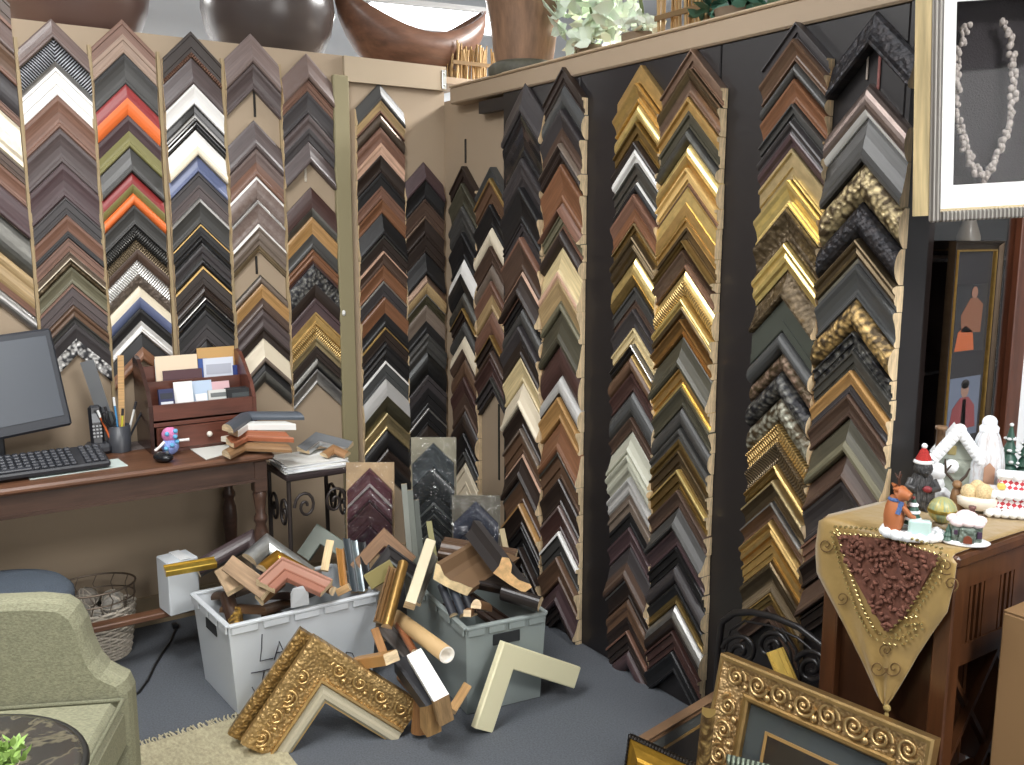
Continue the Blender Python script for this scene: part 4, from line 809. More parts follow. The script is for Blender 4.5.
# ------------------------------------------------------------------ wrapped corner packs standing behind the bins
def wrapped(px0, px1, pyt, d, lean, boardhex, chev, label, film=.07, hgt=.62):
    a = D(px0, pyt, d); b = D(px1, pyt-3, d); c = (a+b)/2; wd = (b-a).length; rt_ = (b-a); rt_.z = 0; rt_.normalize(); back = V((-rt_.y, rt_.x, 0))
    if back.dot(CAM-c) > 0: back = -back
    up = (V((0, 0, 1))+back*lean).normalized(); nrm = rt_.cross(up); nrm = nrm if nrm.dot(CAM-c) > 0 else -nrm
    H_ = c.z/up.z; t = thing('wrapped_corner_pack', label, 'sample pack', c-up*H_, 'wrapped corner packs behind the bins')
    M3 = Matrix((rt_, -nrm, up)).transposed()
    t.matrix_world = Matrix.Translation(c-up*H_) @ M3.to_4x4()
    MB().box((0, .004, H_/2), (wd, .006, H_)).build('backing_board', mat(boardhex, 'wo', sc=(6, 6, 6), r=.8), t)
    z = H_-.02
    for hx, kind, w_, pf, lp in chev:
        o = corner_mesh(wd*.5/S2*.93, wd*.5/S2*.93, w_*S2, .022, PROF[pf], 'v', 0, .8 if lp else 1).build('corner_sample', [mat(hx, kind, r=.25) if kind == 'p' else mat(hx, kind), RAW], t)
        Mx = Matrix(((-S2, S2, 0, 0), (0, 0, -1, 0), (-S2, -S2, 0, z), (0, 0, 0, 1))); o.matrix_local = Mx
        if lp: corner_mesh(wd*.5/S2*.93, wd*.5/S2*.93, w_*S2, .024, PROF[pf], 'v', .8, 1).build('lip', [mat(lp, 'g'), RAW], o)
        z -= w_+.001
    mb = MB(); K = 9; r_ = random.Random(int(px0)); vs = []
    for i in range(K+1):
        for j in range(K+1): vs.append(((i/K-.5)*wd*1.05, -.034-r_.uniform(0, .010), .02+(H_-.01)*j/K))
    mb.add(vs, [(i*(K+1)+j, (i+1)*(K+1)+j, (i+1)*(K+1)+j+1, i*(K+1)+j+1) for i in range(K) for j in range(K)], 0, False)
    mb.build('clear_wrap', mat('ffffff', 'film', a=film*.8), t); return t
wrapped(346, 394, 464, 3.50, .10, 'b59a78', [('53333b', 'p', .075, 'scoop', 'd9d3d6'), ('482d34', 'p', .06, 'dome', '9a8a8e'), ('3c272c', 'p', .09, 'step', None), ('33222a', 'p', .08, 'scoop', None)], 'plastic wrapped pack of plum corners on a tan board')
wrapped(411, 456, 439, 3.62, .08, '8f8a78', [('3b4145', 'p', .10, 'scoop', None), ('26292b', 'p', .10, 'dome', None), ('2f3234', 'p', .05, 'step', '8b908f'), ('2b2e30', 'p', .045, 'scoop', '7d8280'), ('25282a', 'p', .06, 'step', '868a88'), ('2a2c2e', 'p', .08, 'dome', None)], 'tall plastic wrapped pack of black corners nearest the corner', .08)
wrapped(452, 500, 497, 3.52, .14, '5d594e', [('343844', 'p', .09, 'dome', None), ('2b2e36', 'p', .09, 'scoop', '6d7078'), ('22242a', 'p', .09, 'dome', None)], 'shiny plastic wrapped pack of blue-black corners near the black boards', .10)
GQ = 'board ends standing behind the bins'
for i, (x, y0, y1, hx, lab) in enumerate([(401, 484, 548, '83867f', 'pale grey length standing between the wrapped packs'), (407, 490, 552, '6d716a', 'grey length second between the wrapped packs'), (413, 500, 556, '565a55', 'dark grey length third between the wrapped packs'), (426, 522, 560, '8f8a5e', 'olive length standing in front of the black wrapped pack'), (488, 540, 575, 'c2b594', 'pale length standing behind the big curved moulding'), (499, 530, 575, 'a79672', 'tan length standing by the shiny wrapped pack')]):
    a = D(x, y0, 3.38); stick(a, V((a.x-.01, a.y-.07, .30 if i < 3 else .35)), .022, .02, mat(hx, 'p'), lab, GQ, 'flat')
c3((384, 528, 3.32), (350, 565, 3.25), (410, 563, 3.28), .05, .03, mat('86664a', 'w'), 'light brown corner in clear wrap between the bins', GM, prof='flat')
c3((388, 545, 3.24), (366, 575, 3.18), (412, 580, 3.2), .05, .03, mat('2b2727', 'p', r=.25), 'black corner in clear wrap between the bins', GM, prof='step', lip=mat('777a78', 'g'))
stick(D(372, 590, 3.12), D(398, 574, 3.15), .06, .02, mat('857a48', 'p'), 'olive moulding length between the bins', GM, 'flat')
# ------------------------------------------------------------------ corners standing on the floor
def solve_apex(px, py, E1, E2, far=True):
    d = ray(px, py).normalized(); best = []
    prev = None
    for i in range(400):
        t_ = 1.2+i*.01; A = CAM+d*t_; v = (E1-A).dot(E2-A)
        if prev is not None and prev*v < 0: best.append(t_-.01*abs(v)/(abs(v)+abs(prev)))
        prev = v
    if not best: return None
    return CAM+d*(best[-1] if far else best[0])
GOLD = mat('c6a46c', 'o', '9a7e50', s=120); GL = mat('c9974a', 'g')
E1 = G(241, 738, .05); E2 = G(410, 714, .055)
A = solve_apex(313, 633, E1, E2); A = A if A else D(313, 633, 2.75)
big = corner3(A, E1, E2, .15, .05, GOLD, 'big ornate gold corner with a grey liner standing on the floor', GF, prof='scoop', lip=mat('a79f88', 'p', r=.7), lipw=.26, lipname='liner')
scroll_band(big, [((.09, .045, 0), (1, 0, 0), (E1-A).length-.10), ((.045, .09, 0), (0, 1, 0), (E2-A).length-.10)], .030, .0055, mat('d0ae74', 'g', r=.33), z=.040)
for q in (.098, .1465): corner_mesh((E1-A).length-.002, (E2-A).length-.002, .15, .05, PROF['flat'], 's', q/.15, q/.15+.05, -.012 if q < .1 else -.018).build('gilt_bead', [mat('d2b078', 'g', r=.3), RAW], big)
A2 = A+V((-.018, .066, .004)); corner3(A2, E1+V((-.018, .066, .004)), E2+V((-.10, .075, .0)), .14, .05, mat('b08e54', 'o', '7d6339', s=120), 'second ornate gold corner standing behind the big gold one', GF, prof='scoop', lip=GL, lipw=.12)
E1 = G(471, 726, .03); E2 = G(566, 690, .03); A = solve_apex(500, 640, E1, E2) or D(500, 640, 2.85)
corner3(A, E1, E2, .075, .025, mat('ded8b4', 'p', r=.5), 'cream corner standing alone on the carpet by the grey bin', GF, prof='flat')
corner3(D(441, 700, 2.62), D(408, 655, 2.80), D(452, 742, 2.60), .05, .05, mat('2c2d31', 'p', r=.4), 'black corner with bare sawn end standing beside the cream corner', GF, prof='flat', rawleg=True, rawm=mat('b08a58', 'wo', sc=(8, 8, 90), r=.7))
corner3(D(449, 694, 2.58), D(421, 648, 2.74), D(463, 732, 2.58), .03, .05, mat('eeeeec', 'p', r=.4), 'white corner with bare sawn end leaning on the black corner', GF, prof='flat', rawleg=True, rawm=mat('b9966a', 'wo', sc=(8, 8, 90), r=.7))
c3((430, 690, 2.72), (408, 668, 2.85), (430, 738, 2.7), .05, .04, mat('93683f', 'w'), 'light brown corner behind the black corner', GF, prof='dome')
stick(D(455, 715, 2.66), D(470, 690, 2.75), .03, .02, mat('b99263', 'w'), 'small tan offcut against the white corner', GF, 'flat')
# ------------------------------------------------------------------ wicker basket
p = G(104, 640, 0); bx, by = p.x-.045, -.20
t = thing('wicker_basket', 'white wicker basket with a wire rim under the desk', 'basket', (bx, by, 0)); WK = mat('b3aa9c', 'fabric', None, sc=(90, 90, 90))
def ell(a, z, rx, ry): return V((rx*math.cos(a), ry*math.sin(a), z))
prof_ = [(.105, 0), (.12, .05), (.13, .12), (.135, .2)]; mb = MB(); n = 28
for j in range(16):
    z = .004+j*.0128; f = z/.2; rr = .105+.03*f**.7
    mb.tube([ell(2*math.pi*k/n, z+(.003 if (k+j) % 2 else -.003), rr*1.05+(.003 if (k+j) % 2 else -.003), rr*.8+(.003 if (k+j) % 2 else -.003)) for k in range(n+1)], .0062, 5)
mb.lathe([(1e-5, .003), (.105, .003)], (0, 0, 0), 28, 0, None, False, (1.05, .8))
for k in range(n): mb.tube([ell(2*math.pi*k/n, z, (.105+.03*(z/.2)**.7)*1.05, (.105+.03*(z/.2)**.7)*.8) for z in (.002, .07, .14, .205)], .004, 5)
mb.build('woven_body', WK, t)
mb = MB(); mb.tube([ell(2*math.pi*k/n, .285, .15, .118) for k in range(n+1)], .004, 6); mb.tube([ell(2*math.pi*k/n, .235, .146, .113) for k in range(n+1)], .003, 6)
for k in range(0, n, 2): mb.tube([ell(2*math.pi*k/n, .2, .142, .11), ell(2*math.pi*(k+.5)/n, .25, .147, .114), ell(2*math.pi*k/n, .285, .15, .118)], .002, 5)
mb.build('wire_rim', mat('8a7d70', 'metal', r=.5), t)
for i, (x, y, z, r_) in enumerate([(-.06, -.04, .20, .04), (.055, -.045, .205, .038), (-.02, .05, .22, .042), (.07, .04, .2, .036), (0, -.02, .17, .035)]):
    o = MB().ball((0, 0, 0), r_, 16).build('wicker_ball', mat('9a968e' if i != 2 else '8c857c', 'fabric', None, sc=(70, 70, 70))); o.location = (bx+x, by+y, z)
    rr = random.Random(i); mb = MB()
    for q in range(5):
        ax = V((rr.gauss(0, 1), rr.gauss(0, 1), rr.gauss(0, 1))).normalized(); u = ax.orthogonal().normalized(); v = ax.cross(u)
        mb.tube([(u*math.cos(2*math.pi*k/18)+v*math.sin(2*math.pi*k/18))*(r_+.001) for k in range(19)], .0028, 5)
    mb.build('wrapped_strands', WK, o); tag(o, ['woven ball in the wicker basket, nearest the green chair', 'woven ball in the wicker basket, on the white carton side', 'darker woven ball at the back of the wicker basket', 'small woven ball at the far side of the wicker basket', 'woven ball lowest in the wicker basket'][i], 'ball', 'woven balls in the wicker basket')
# black cord on the carpet
pts = [(176, 628), (170, 642), (163, 652), (155, 665), (148, 680), (139, 692), (128, 700)]; P_ = [G(x, y, .006) for x, y in pts]; q = []
for i in range(len(P_)-1):
    for s in range(5): q.append(P_[i].lerp(P_[i+1], s/5))
o = MB().tube(q+[P_[-1]], .0045, 8).build('power_cord', mat('1b1b1d', 'p')); MB().box(P_[0]+V((0, .01, .006)), (.022, .03, .02), None, 0, .003).build('plug', mat('1b1b1d', 'p'), o); tag(o, 'black power cord curving over the carpet by the white bin', 'cord')
# ------------------------------------------------------------------ rug with fringe
rx0, rx1, ry0, ry1 = -3.0, -1.30, -3.2, -.955
t = thing('fringed_rug', 'cream rug with a fringed edge under the green armchair', 'rug', ((rx0+rx1)/2, (ry0+ry1)/2, 0))
RUG = mat('a8a083', 'fabric', '8a7f5c', sc=(120, 60, 60))
MB().box((0, 0, .005), (rx1-rx0, ry1-ry0, .008), None, 0, .002).build('rug_pile', RUG, t)
mb = MB(); r_ = random.Random(4); hh = (ry1-ry0)/2
for i in range(230):
    x = -(rx1-rx0)/2+(rx1-rx0)*(i+.5)/230; mb.tube([(x, hh-.004, .006), (x+r_.uniform(-.006, .006), hh+.018, .006), (x+r_.uniform(-.012, .012), hh+r_.uniform(.028, .042), .004)], .0028, 4)
mb.build('fringe', mat('b5ac90', 'fabric'), t)
# ------------------------------------------------------------------ green armchair (faces across the room), far arm and back corner in view
F_ = V((.90, -.43, 0)).normalized(); S_ = V((-F_.y*-1, 0, 0)); S_ = V((F_.y, -F_.x, 0))   # S_: towards the near arm
O_ = G(137, 660, .525); O_.z = 0
az = math.atan2(F_.y, F_.x)
t = thing('armchair', 'green ribbed fabric armchair at the near edge of the room', 'armchair', O_, None, az)
GRN = mat('86856d', 'fabric', None, sc=(140, 260, 260))
# local: +x forward, -y towards the near arm
def side(y0, y1):
    pr = [(0, .10), (0, .48), (-.01, .508), (-.03, .52), (-.055, .538), (-.075, .57), (-.09, .615), (-.10, .665), (-.115, .70), (-.14, .72), (-.2, .73), (-.62, .735), (-.66, .70), (-.66, .10)]
    mb = MB(); n = len(pr); r = .022; lay = [(y0, r), (y0+(y1-y0)*.12, .006), (y0+(y1-y0)*.3, 0), (y0+(y1-y0)*.7, 0), (y0+(y1-y0)*.88, .006), (y1, r)]; cx, cz = -.33, .38
    vs = []
    for y, ins in lay:
        for x, z in pr:
            dx, dz = cx-x, cz-z; l = math.hypot(dx, dz); vs.append((x+dx/l*ins, y, z+dz/l*ins*(1 if z > .12 else 0)))
    fs = [(i*n+k, i*n+(k+1) % n, (i+1)*n+(k+1) % n, (i+1)*n+k) for i in range(len(lay)-1) for k in range(n)]+[tuple(range(n))[::-1], tuple(range((len(lay)-1)*n, len(lay)*n))]
    return mb.add(vs, fs, 0, False)
side(.0, -.09).build('arm', GRN, t); side(-.55, -.635).build('arm', GRN, t)
MB().box((-.61, -.32, .41), (.12, .50, .64), None, 0, .04).build('backrest', GRN, t)
MB().box((-.28, -.32, .215), (.55, .47, .24), None, 0, .02).build('seat_base', GRN, t)
mb = MB(); mb.box((-.275, -.32, .405), (.54, .455, .14), None, 0, .03); cu = mb.build('seat_cushion', GRN, t)
mb = MB()
for z in (.470, .345):
    c_ = [(-.012, -.10), (-.012, -.543), (-.53, -.543), (-.53, -.10), (-.012, -.10)]; mb.tube([V((x, y, z)) for x, y in c_], .006, 6)
mb.build('piping', mat('73735d', 'fabric'), cu)
for x, y in ((-.05, -.05), (-.6, -.05), (-.05, -.59), (-.6, -.59)): MB().lathe([(.016, .009), (.024, .10)], (x, y, 0), 12).build('leg', DW, t)
# blue-grey round seat behind it
t = thing('round_stool', 'blue-grey round upholstered stool between the armchair and desk', 'stool', (-2.01, -.58, 0)); BLU = mat('4c5560', 'fabric')
MB().lathe([(.16, .38), (.21, .39), (.235, .41), (.235, .44), (.215, .462), (.16, .475), (.08, .48), (1e-5, .481)], n=36).build('seat', BLU, t)
MB().lathe([(.15, .36), (.2, .385)], n=24).build('seat_pan', DW, t)
for k in range(4):
    a = math.pi/4+k*math.pi/2; MB().tube([(.12*math.cos(a), .12*math.sin(a), .37), (.17*math.cos(a), .17*math.sin(a), .0)], [.018, .012], 10).build('leg', DW, t)
# round marble-topped table with a plant
tc = V((-2.198, -2.2, 0)); t = thing('round_table', 'small round dark marble-topped table at the photo corner', 'table', tc); tm = mat('3a3834', 'p', None, r=.2)
m = bpy.data.materials.new('dark_marble'); m.use_nodes = True; nt = m.node_tree; b_ = nt.nodes['Principled BSDF']; b_.inputs['Roughness'].default_value = .18
tcn = nt.nodes.new('ShaderNodeTexCoord'); wv = nt.nodes.new('ShaderNodeTexNoise'); wv.inputs['Scale'].default_value = 7; wv.inputs['Detail'].default_value = 5; wv.inputs['Distortion'].default_value = 2.0
rp = nt.nodes.new('ShaderNodeValToRGB'); e = rp.color_ramp.elements; e[0].position = .46; e[0].color = lin('34332f'); e[1].position = .54; e[1].color = lin('3c3a36'); x_ = e.new(.5); x_.color = lin('66614f')
nt.links.new(tcn.outputs['Object'], wv.inputs['Vector']); nt.links.new(wv.outputs['Fac'], rp.inputs['Fac']); nt.links.new(rp.outputs['Color'], b_.inputs['Base Color'])
MB().lathe([(1e-5, .72), (.204, .72), (.21, .728), (.207, .737), (.195, .74), (1e-5, .74)], n=56).build('tabletop', m, t)
MB().lathe([(.15, .01), (.15, .03), (.05, .05), (.03, .1), (.028, .58), (.05, .69), (.11, .72)], n=24).build('pedestal', DW, t)
mb = MB(); mb.tube([(.211*math.cos(2*math.pi*k/48), .211*math.sin(2*math.pi*k/48), .729) for k in range(49)], .007, 6); mb.build('table_rim', mat('4a4a48', 'metal', r=.5), t)
p = G(8, 752, .79); t = thing('small_plant', 'small bright green leafy plant on the round marble table', 'plant', (p.x-.01, p.y, .741)); t.scale = (.58, .58, .58)
MB().lathe([(.032, 0), (.042, .05), (.045, .055), (.04, .055), (.036, .04)], n=20).build('plant_pot', mat('c9b8a6', 'p', r=.5), t)
MB().tube([(0, 0, .04), (.004, .004, .08)], .005, 6).build('stem', mat('5a7a35', 'p'), t)
leaf_cluster('foliage', (0, 0, .075), .06, .06, .035, 150, .036, mat('8fae5c', 'p', r=.45), t, 11, .6)

# ------------------------------------------------------------------ wine cabinet with runner
CX0, CX1, CY0, CY1, CZ = -.305, .36, -2.765, -2.425, .90
CW = mat('50301b', 'wo', sc=(30, 30, 3), r=.32); CWD = mat('3a2213', 'wo', sc=(30, 30, 3), r=.35)
t = thing('wine_cabinet', 'reddish-brown wine cabinet under the gold runner at the end of the black boards', 'cabinet', ((CX0+CX1)/2, (CY0+CY1)/2, 0)); W_, Dp = CX1-CX0, CY1-CY0
MB().box((0, 0, CZ-.014), (W_+.02, Dp+.02, .028), None, 0, .006).build('cabinet_top', CW, t)
for sx in (-1, 1):
    for sy in (-1, 1): MB().box((sx*(W_/2-.022), sy*(Dp/2-.022), (CZ-.028)/2), (.044, .044, CZ-.028), None, 0, .004).build('post', CW, t)
MB().box((-W_/2+.03, 0, .44), (.012, Dp-.088, .74)).build('side_panel', CWD, t)
MB().box((W_/2-.03, 0, .44), (.012, Dp-.088, .74)).build('side_panel', CWD, t)
MB().box((0, Dp/2-.03, .44), (W_-.088, .012, .74)).build('back_panel', CWD, t)
mb = MB(); mb.box((0, -Dp/2+.02, .84), (W_-.088, .02, .064)); mb.box((0, -Dp/2+.02, .645), (W_-.088, .02, .05)); mb.box((0, -Dp/2+.02, .09), (W_-.088, .02, .06))
xs = [-W_/2+.044+i*.0215 for i in range(int((W_-.088)/.0215)+1)]
for i, x in enumerate(xs):
    if i % 6 not in (2, 3, 4) or True: mb.box((x+.006, -Dp/2+.02, .74), (.010 if i % 6 in (2, 3, 4) else .0215, .016, .15))
mb.build('slatted_rail', CW, t)
MB().box((0, -.03, .07), (W_-.088, Dp-.1, .016)).build('shelf', CWD, t)
MB().box((0, -.03, .64), (W_-.088, Dp-.1, .014)).build('shelf', CWD, t)
mb = MB(); xa, xb, za, zb_ = -W_/2+.044, W_/2-.044, .12, .62
for i in range(3):
    w3 = (xb-xa)/3; x = xa+i*w3
    for z0, z1 in ((za, (za+zb_)/2), ((za+zb_)/2, zb_)):
        mb.bar((x, -Dp/2+.02, z0), (x+w3, -Dp/2+.02, z1), .012, .018, V((0, 1, 0))); mb.bar((x+w3, -Dp/2+.032, z0), (x, -Dp/2+.032, z1), .012, .018, V((0, 1, 0)))
mb.build('lattice', CW, t)
# runner: lies on the top and hangs over the face in a point
GS = mat('a98d50', 'fabric', None, sc=(60, 60, 60)); GS2 = bpy.data.materials.new('gold_satin'); GS2.use_nodes = True
nt = GS2.node_tree; b_ = nt.nodes['Principled BSDF']; b_.inputs['Base Color'].default_value = lin('9c8049'); b_.inputs['Roughness'].default_value = .42; b_.inputs['Sheen Weight'].default_value = .4
tcn = nt.nodes.new('ShaderNodeTexCoord'); nz = nt.nodes.new('ShaderNodeTexNoise'); nz.inputs['Scale'].default_value = 14; nz.inputs['Detail'].default_value = 3; bp = nt.nodes.new('ShaderNodeBump'); bp.inputs['Strength'].default_value = .5; bp.inputs['Distance'].default_value = .012
nt.links.new(tcn.outputs['Object'], nz.inputs['Vector']); nt.links.new(nz.outputs['Fac'], bp.inputs['Height']); nt.links.new(bp.outputs['Normal'], b_.inputs['Normal'])
XF = CX0-.016
def FP(px, py, o=0.0): return hit(px, py, 0, XF-o)
Lp = [(819, 520), (817, 545), (819, 572), (831, 596), (845, 624), (862, 660), (878, 696), (885, 704)]
Rp = [(958, 553), (955, 585), (948, 612), (932, 634), (918, 655), (905, 678), (893, 698), (888, 705)]
N_ = 16; vs = []; rows = len(Lp)*3-2
def lerp_path(P_, s):
    k = min(int(s*(len(P_)-1)), len(P_)-2); f = s*(len(P_)-1)-k; return (P_[k][0]*(1-f)+P_[k+1][0]*f, P_[k][1]*(1-f)+P_[k+1][1]*f)
top_y0, top_y1 = CY0+.005, CY1-.002
mb = MB(); grid = []
for i in range(8):       # on the top, from the back to the edge
    x = CX1-.05+(CX0+.0-CX1+.05)*i/7; grid.append([V((x, top_y1+(top_y0-top_y1)*j/N_, CZ+.004+.0012*math.sin(j*2.1+i))) for j in range(N_+1)])
grid.append([V((XF+.004, top_y1+(top_y0-top_y1)*j/N_, CZ-.002)) for j in range(N_+1)])
for i in range(rows):
    s = i/(rows-1); a = FP(*lerp_path(Lp, s)); b = FP(*lerp_path(Rp, s)); row = []
    for j in range(N_+1):
        q = a.lerp(b, j/N_); q.z = min(q.z, CZ-.012) if i == 0 else min(q.z, CZ-.014-i*.001); q.x -= .004*(1+math.sin(j*.9+i*.25))*min(1, i/4); row.append(q)
    grid.append(row)
for r_ in grid: vs += r_
n = N_+1; cen = V((CX0, (CY0+CY1)/2, CZ)); mb.add([v-cen for v in vs], [(i*n+j, i*n+j+1, (i+1)*n+j+1, (i+1)*n+j) for i in range(len(grid)-1) for j in range(N_)], 0, True)
run = mb.build('table_runner', GS2); run.location = cen; sm = run.modifiers.new('thickness', 'SOLIDIFY'); sm.thickness = .0025; sm.offset = 0
tag(run, 'gold satin runner with a brown ruffled centre hanging to a tasselled point', 'runner')
# ruffled brown centre
rufm = mat('6f4638', 'fabric', None, sc=(90, 90, 90)); cpoly = [(836, 535), (886, 540), (938, 557), (925, 580), (915, 600), (903, 618), (887, 632), (872, 610), (858, 585), (845, 560)]
mb = MB(); r_ = random.Random(9)
def inside(x, y, poly):
    c = False; j = len(poly)-1
    for i in range(len(poly)):
        if (poly[i][1] > y) != (poly[j][1] > y) and x < (poly[j][0]-poly[i][0])*(y-poly[i][1])/(poly[j][1]-poly[i][1])+poly[i][0]: c = not c
        j = i
    return c
cp_ = [FP(x, y, .014) for x, y in cpoly]; mb.prism([p-cen for p in cp_], (.012, 0, 0))
k = 0
while k < 150:
    x, y = r_.uniform(836, 938), r_.uniform(533, 632)
    if not inside(x, y, cpoly): continue
    k += 1; p = FP(x, y, .015)-cen; a = r_.uniform(0, 6.28); L_ = r_.uniform(.012, .024); pts = []
    for s in range(6): pts.append(p+V((-.005*math.sin(s*1.2), math.cos(a+s*.35)*L_*(s/5-.5), math.sin(a+s*.35)*L_*(s/5-.5))))
    mb.tube(pts, [.002, .004, .005, .005, .004, .002], 5)
ruf = mb.build('ruffled_center', rufm, run)
beadm = mat('d9c68c', 'g', r=.25); mb = MB()
def beads(path, step, r, off=.013):
    for (x0, y0), (x1, y1) in zip(path, path[1:]):
        L_ = math.hypot(x1-x0, y1-y0); m_ = max(1, int(L_/step))
        for q in range(m_):
            x, y = x0+(x1-x0)*q/m_, y0+(y1-y0)*q/m_; px_, py_ = (y1-y0)/L_, -(x1-x0)/L_
            for s in (-1, 1):
                p = FP(x+px_*2.6*s, y+py_*2.6*s, off)-cen; d_ = FP(x+px_*2.6*s+(x1-x0)/L_*2+px_*1.4*s, y+py_*2.6*s+(y1-y0)/L_*2+py_*1.4*s, off)-cen
                mb.tube([p, d_], r, 5)
beads([(834, 530), (886, 533), (944, 553), (934, 580), (918, 602), (908, 616)], 5, .0032); beads([(834, 530), (842, 560), (851, 586), (860, 610), (872, 632), (884, 640), (900, 642), (919, 630), (918, 620), (903, 622), (890, 636)], 5, .0032)
mb.build('bead_trim', beadm, run)
mb = MB()
def swirl(cx, cy, r0, turns, sgn, a0=0): return [FP(cx+sgn*r0*(1-k/26)*math.cos(a0+k*turns*6.28/26), cy+r0*(1-k/26)*math.sin(a0+k*turns*6.28/26), .010)-cen for k in range(24)]
for cx, cy, r0, sg, a0 in ((878, 668, 9, 1, 0), (894, 668, 9, -1, 0), (946, 566, 9, 1, 1), (951, 584, 8, -1, 2), (826, 545, 8, 1, 0), (842, 598, 7, -1, 1), (886, 650, 7, 1, 2)): MB().tube(swirl(cx, cy, r0, 1.6, sg, a0), .0016, 5).build('embroidered_scroll', mat('6d5430', 'fabric'), run)
mb = MB(); p = FP(887, 708, .008)-cen; mb.ball(p, .009, 10); mb.lathe([(.004, -.035), (.006, -.03), (.005, -.008), (.003, 0)], p+V((0, 0, -.008)), 10); mb.build('tassel', mat('9c8650', 'fabric'), run)

# ------------------------------------------------------------------ Christmas figures on the cabinet
TZ = CZ+.0075; GC = 'Christmas figures on the wine cabinet'; SNOW = mat('eef1f4', 'p', r=.5)
def fig(name, px, py, label, cat='figurine', rz=-52, sc=1.0):
    p = G(px, py, TZ); t = thing(name, label, cat, (p.x, p.y, TZ), GC, rad(rz)); t.scale = (sc, sc, sc); return t
# local axes after the -52 degree turn: +x to the viewer's right, -y towards the viewer
t = fig('reindeer_figurine', 909, 537, 'orange-brown reindeer figurine with a blue scarf and an icy block on a snowy base')
mb = MB(); mb.lathe([(.062, 0), (.07, .006), (.066, .014), (.05, .017), (1e-5, .017)], (.005, 0, 0), 22, 0, None, True, (1, .62)); r_ = random.Random(2)
for k in range(14): a = k*.449; mb.ball((.005+.06*math.cos(a), .037*math.sin(a), .011), r_.uniform(.010, .015), 8)
mb.build('snowy_base', SNOW, t)
RD = mat('a9653c', 'p', r=.5); mb = MB(); mb.lathe([(.017, .012), (.022, .03), (.023, .05), (.02, .072), (.014, .088), (.01, .096)], (-.035, 0, 0), 16); mb.tube([(-.028, -.004, .096), (-.018, -.008, .104), (-.005, -.014, .098)], [.016, .017, .010], 12); mb.ball((-.024, -.004, .106), .016, 12)
for s in (-1, 1): mb.tube([(-.034, s*.012, .114), (-.042, s*.024, .118)], [.006, .002], 8); mb.tube([(-.02, s*.016, .075), (-.002, s*.02, .055), (.006, s*.014, .05)], [.007, .006, .006], 8)
for s in (-1, 1): mb.tube([(-.035, s*.012, .02), (-.035, s*.014, .014)], [.011, .012], 8)
mb.build('body', RD, t)
mb = MB()
for s in (-1, 1):
    mb.tube([(-.028, s*.006, .118), (-.03, s*.010, .136), (-.026, s*.014, .150)], [.0028, .0024, .0015], 6); mb.tube([(-.03, s*.010, .134), (-.038, s*.012, .146)], [.002, .0012], 6)
mb.build('antlers', mat('4a2e22', 'p'), t)
mb = MB(); mb.lathe([(.0155, .084), (.019, .087), (.0155, .092)], (-.033, 0, 0), 14); mb.bar((-.022, -.016, .086), (-.03, -.024, .058), .010, .005); mb.build('scarf', mat('4e6898', 'fabric'), t)
MB().ball((.002, -.016, .098), .0045, 8).build('nose', mat('6a2a22', 'p'), t)
MB().box((.018, -.024, .032), (.048, .018, .036), None, 0, .004).build('icy_block', mat('bcd5d0', 'p', r=.15), t)
mb = MB()
for z, r0 in ((.03, .02), (.046, .017), (.062, .013), (.075, .008)): mb.lathe([(r0, z), (r0*.55, z+.012), (.002, z+.022)], (.006, .012, 0), 12)
mb.build('little_tree', mat('2f5548', 'p'), t); mb = MB()
for z, r0 in ((.04, .019), (.056, .016), (.072, .011)): mb.lathe([(r0, z), (r0*1.0, z+.004), (.004, z+.01)], (.006, .012, 0), 12)
mb.build('tree_snow', SNOW, t)
t = fig('bear_figurine', 920, 508, 'dark grey bear figurine in a red hat behind the reindeer figurine', sc=.82)
mb = MB(); mb.lathe([(.03, 0), (.038, .01), (.04, .05), (.036, .085), (.028, .105), (.02, .115)], (0, 0, 0), 20); mb.ball((0, -.004, .128), .029, 16, 0, (1, .95, .9)); mb.ball((.004, -.03, .12), .013, 12)
for s in (-1, 1): mb.tube([(s*.03, -.005, .09), (s*.042, -.02, .07), (s*.02, -.038, .068)], [.013, .012, .010], 10); mb.ball((s*.022, 0, .15), .008, 8); mb.tube([(s*.018, -.01, .014), (s*.02, -.036, .010)], [.016, .013], 10)
mb.build('body', mat('5d5c5c', 'c', '2d2d2f', s=60), t)
mb = MB(); mb.lathe([(.026, .145), (.022, .16), (.012, .182), (.003, .195)], (0, 0, 0), 16); o = mb.build('red_hat', mat('a82c28', 'fabric'), t)
mb = MB(); mb.lathe([(.024, .142), (.030, .146), (.028, .154), (.022, .154)], (0, 0, 0), 18); mb.build('hat_trim', SNOW, o); MB().ball((0, 0, .197), .009, 10).build('pom_pom', SNOW, o)
MB().ball((.012, -.042, .072), .012, 10, 0, (1.2, .7, .9)).build('red_gift', mat('7d2b30', 'p'), t)
mb = MB(); mb.ball((-.01, -.026, .135), .003, 6); mb.ball((.014, -.026, .135), .003, 6); mb.ball((.005, -.042, .122), .004, 6); mb.build('eyes_and_nose', mat('151515', 'p', r=.2), t)
t = fig('cottage_figurine', 965, 543, 'small grey-green stone cottage figurine with pink-white snowy roof and brown arched door', sc=.88)
mb = MB(); mb.lathe([(.055, 0), (.06, .005), (.05, .010), (1e-5, .010)], (0, 0, 0), 20, 0, None, True, (1, .6)); mb.build('snowy_base', SNOW, t)
mb = MB(); mb.box((0, 0, .03), (.07, .045, .045), None, 0, .004); mb.box((0, -.018, .028), (.036, .03, .04), None, 0, .004); mb.build('walls', mat('8f9c92', 'c', '5d6a60', s=110), t)
mb = MB()
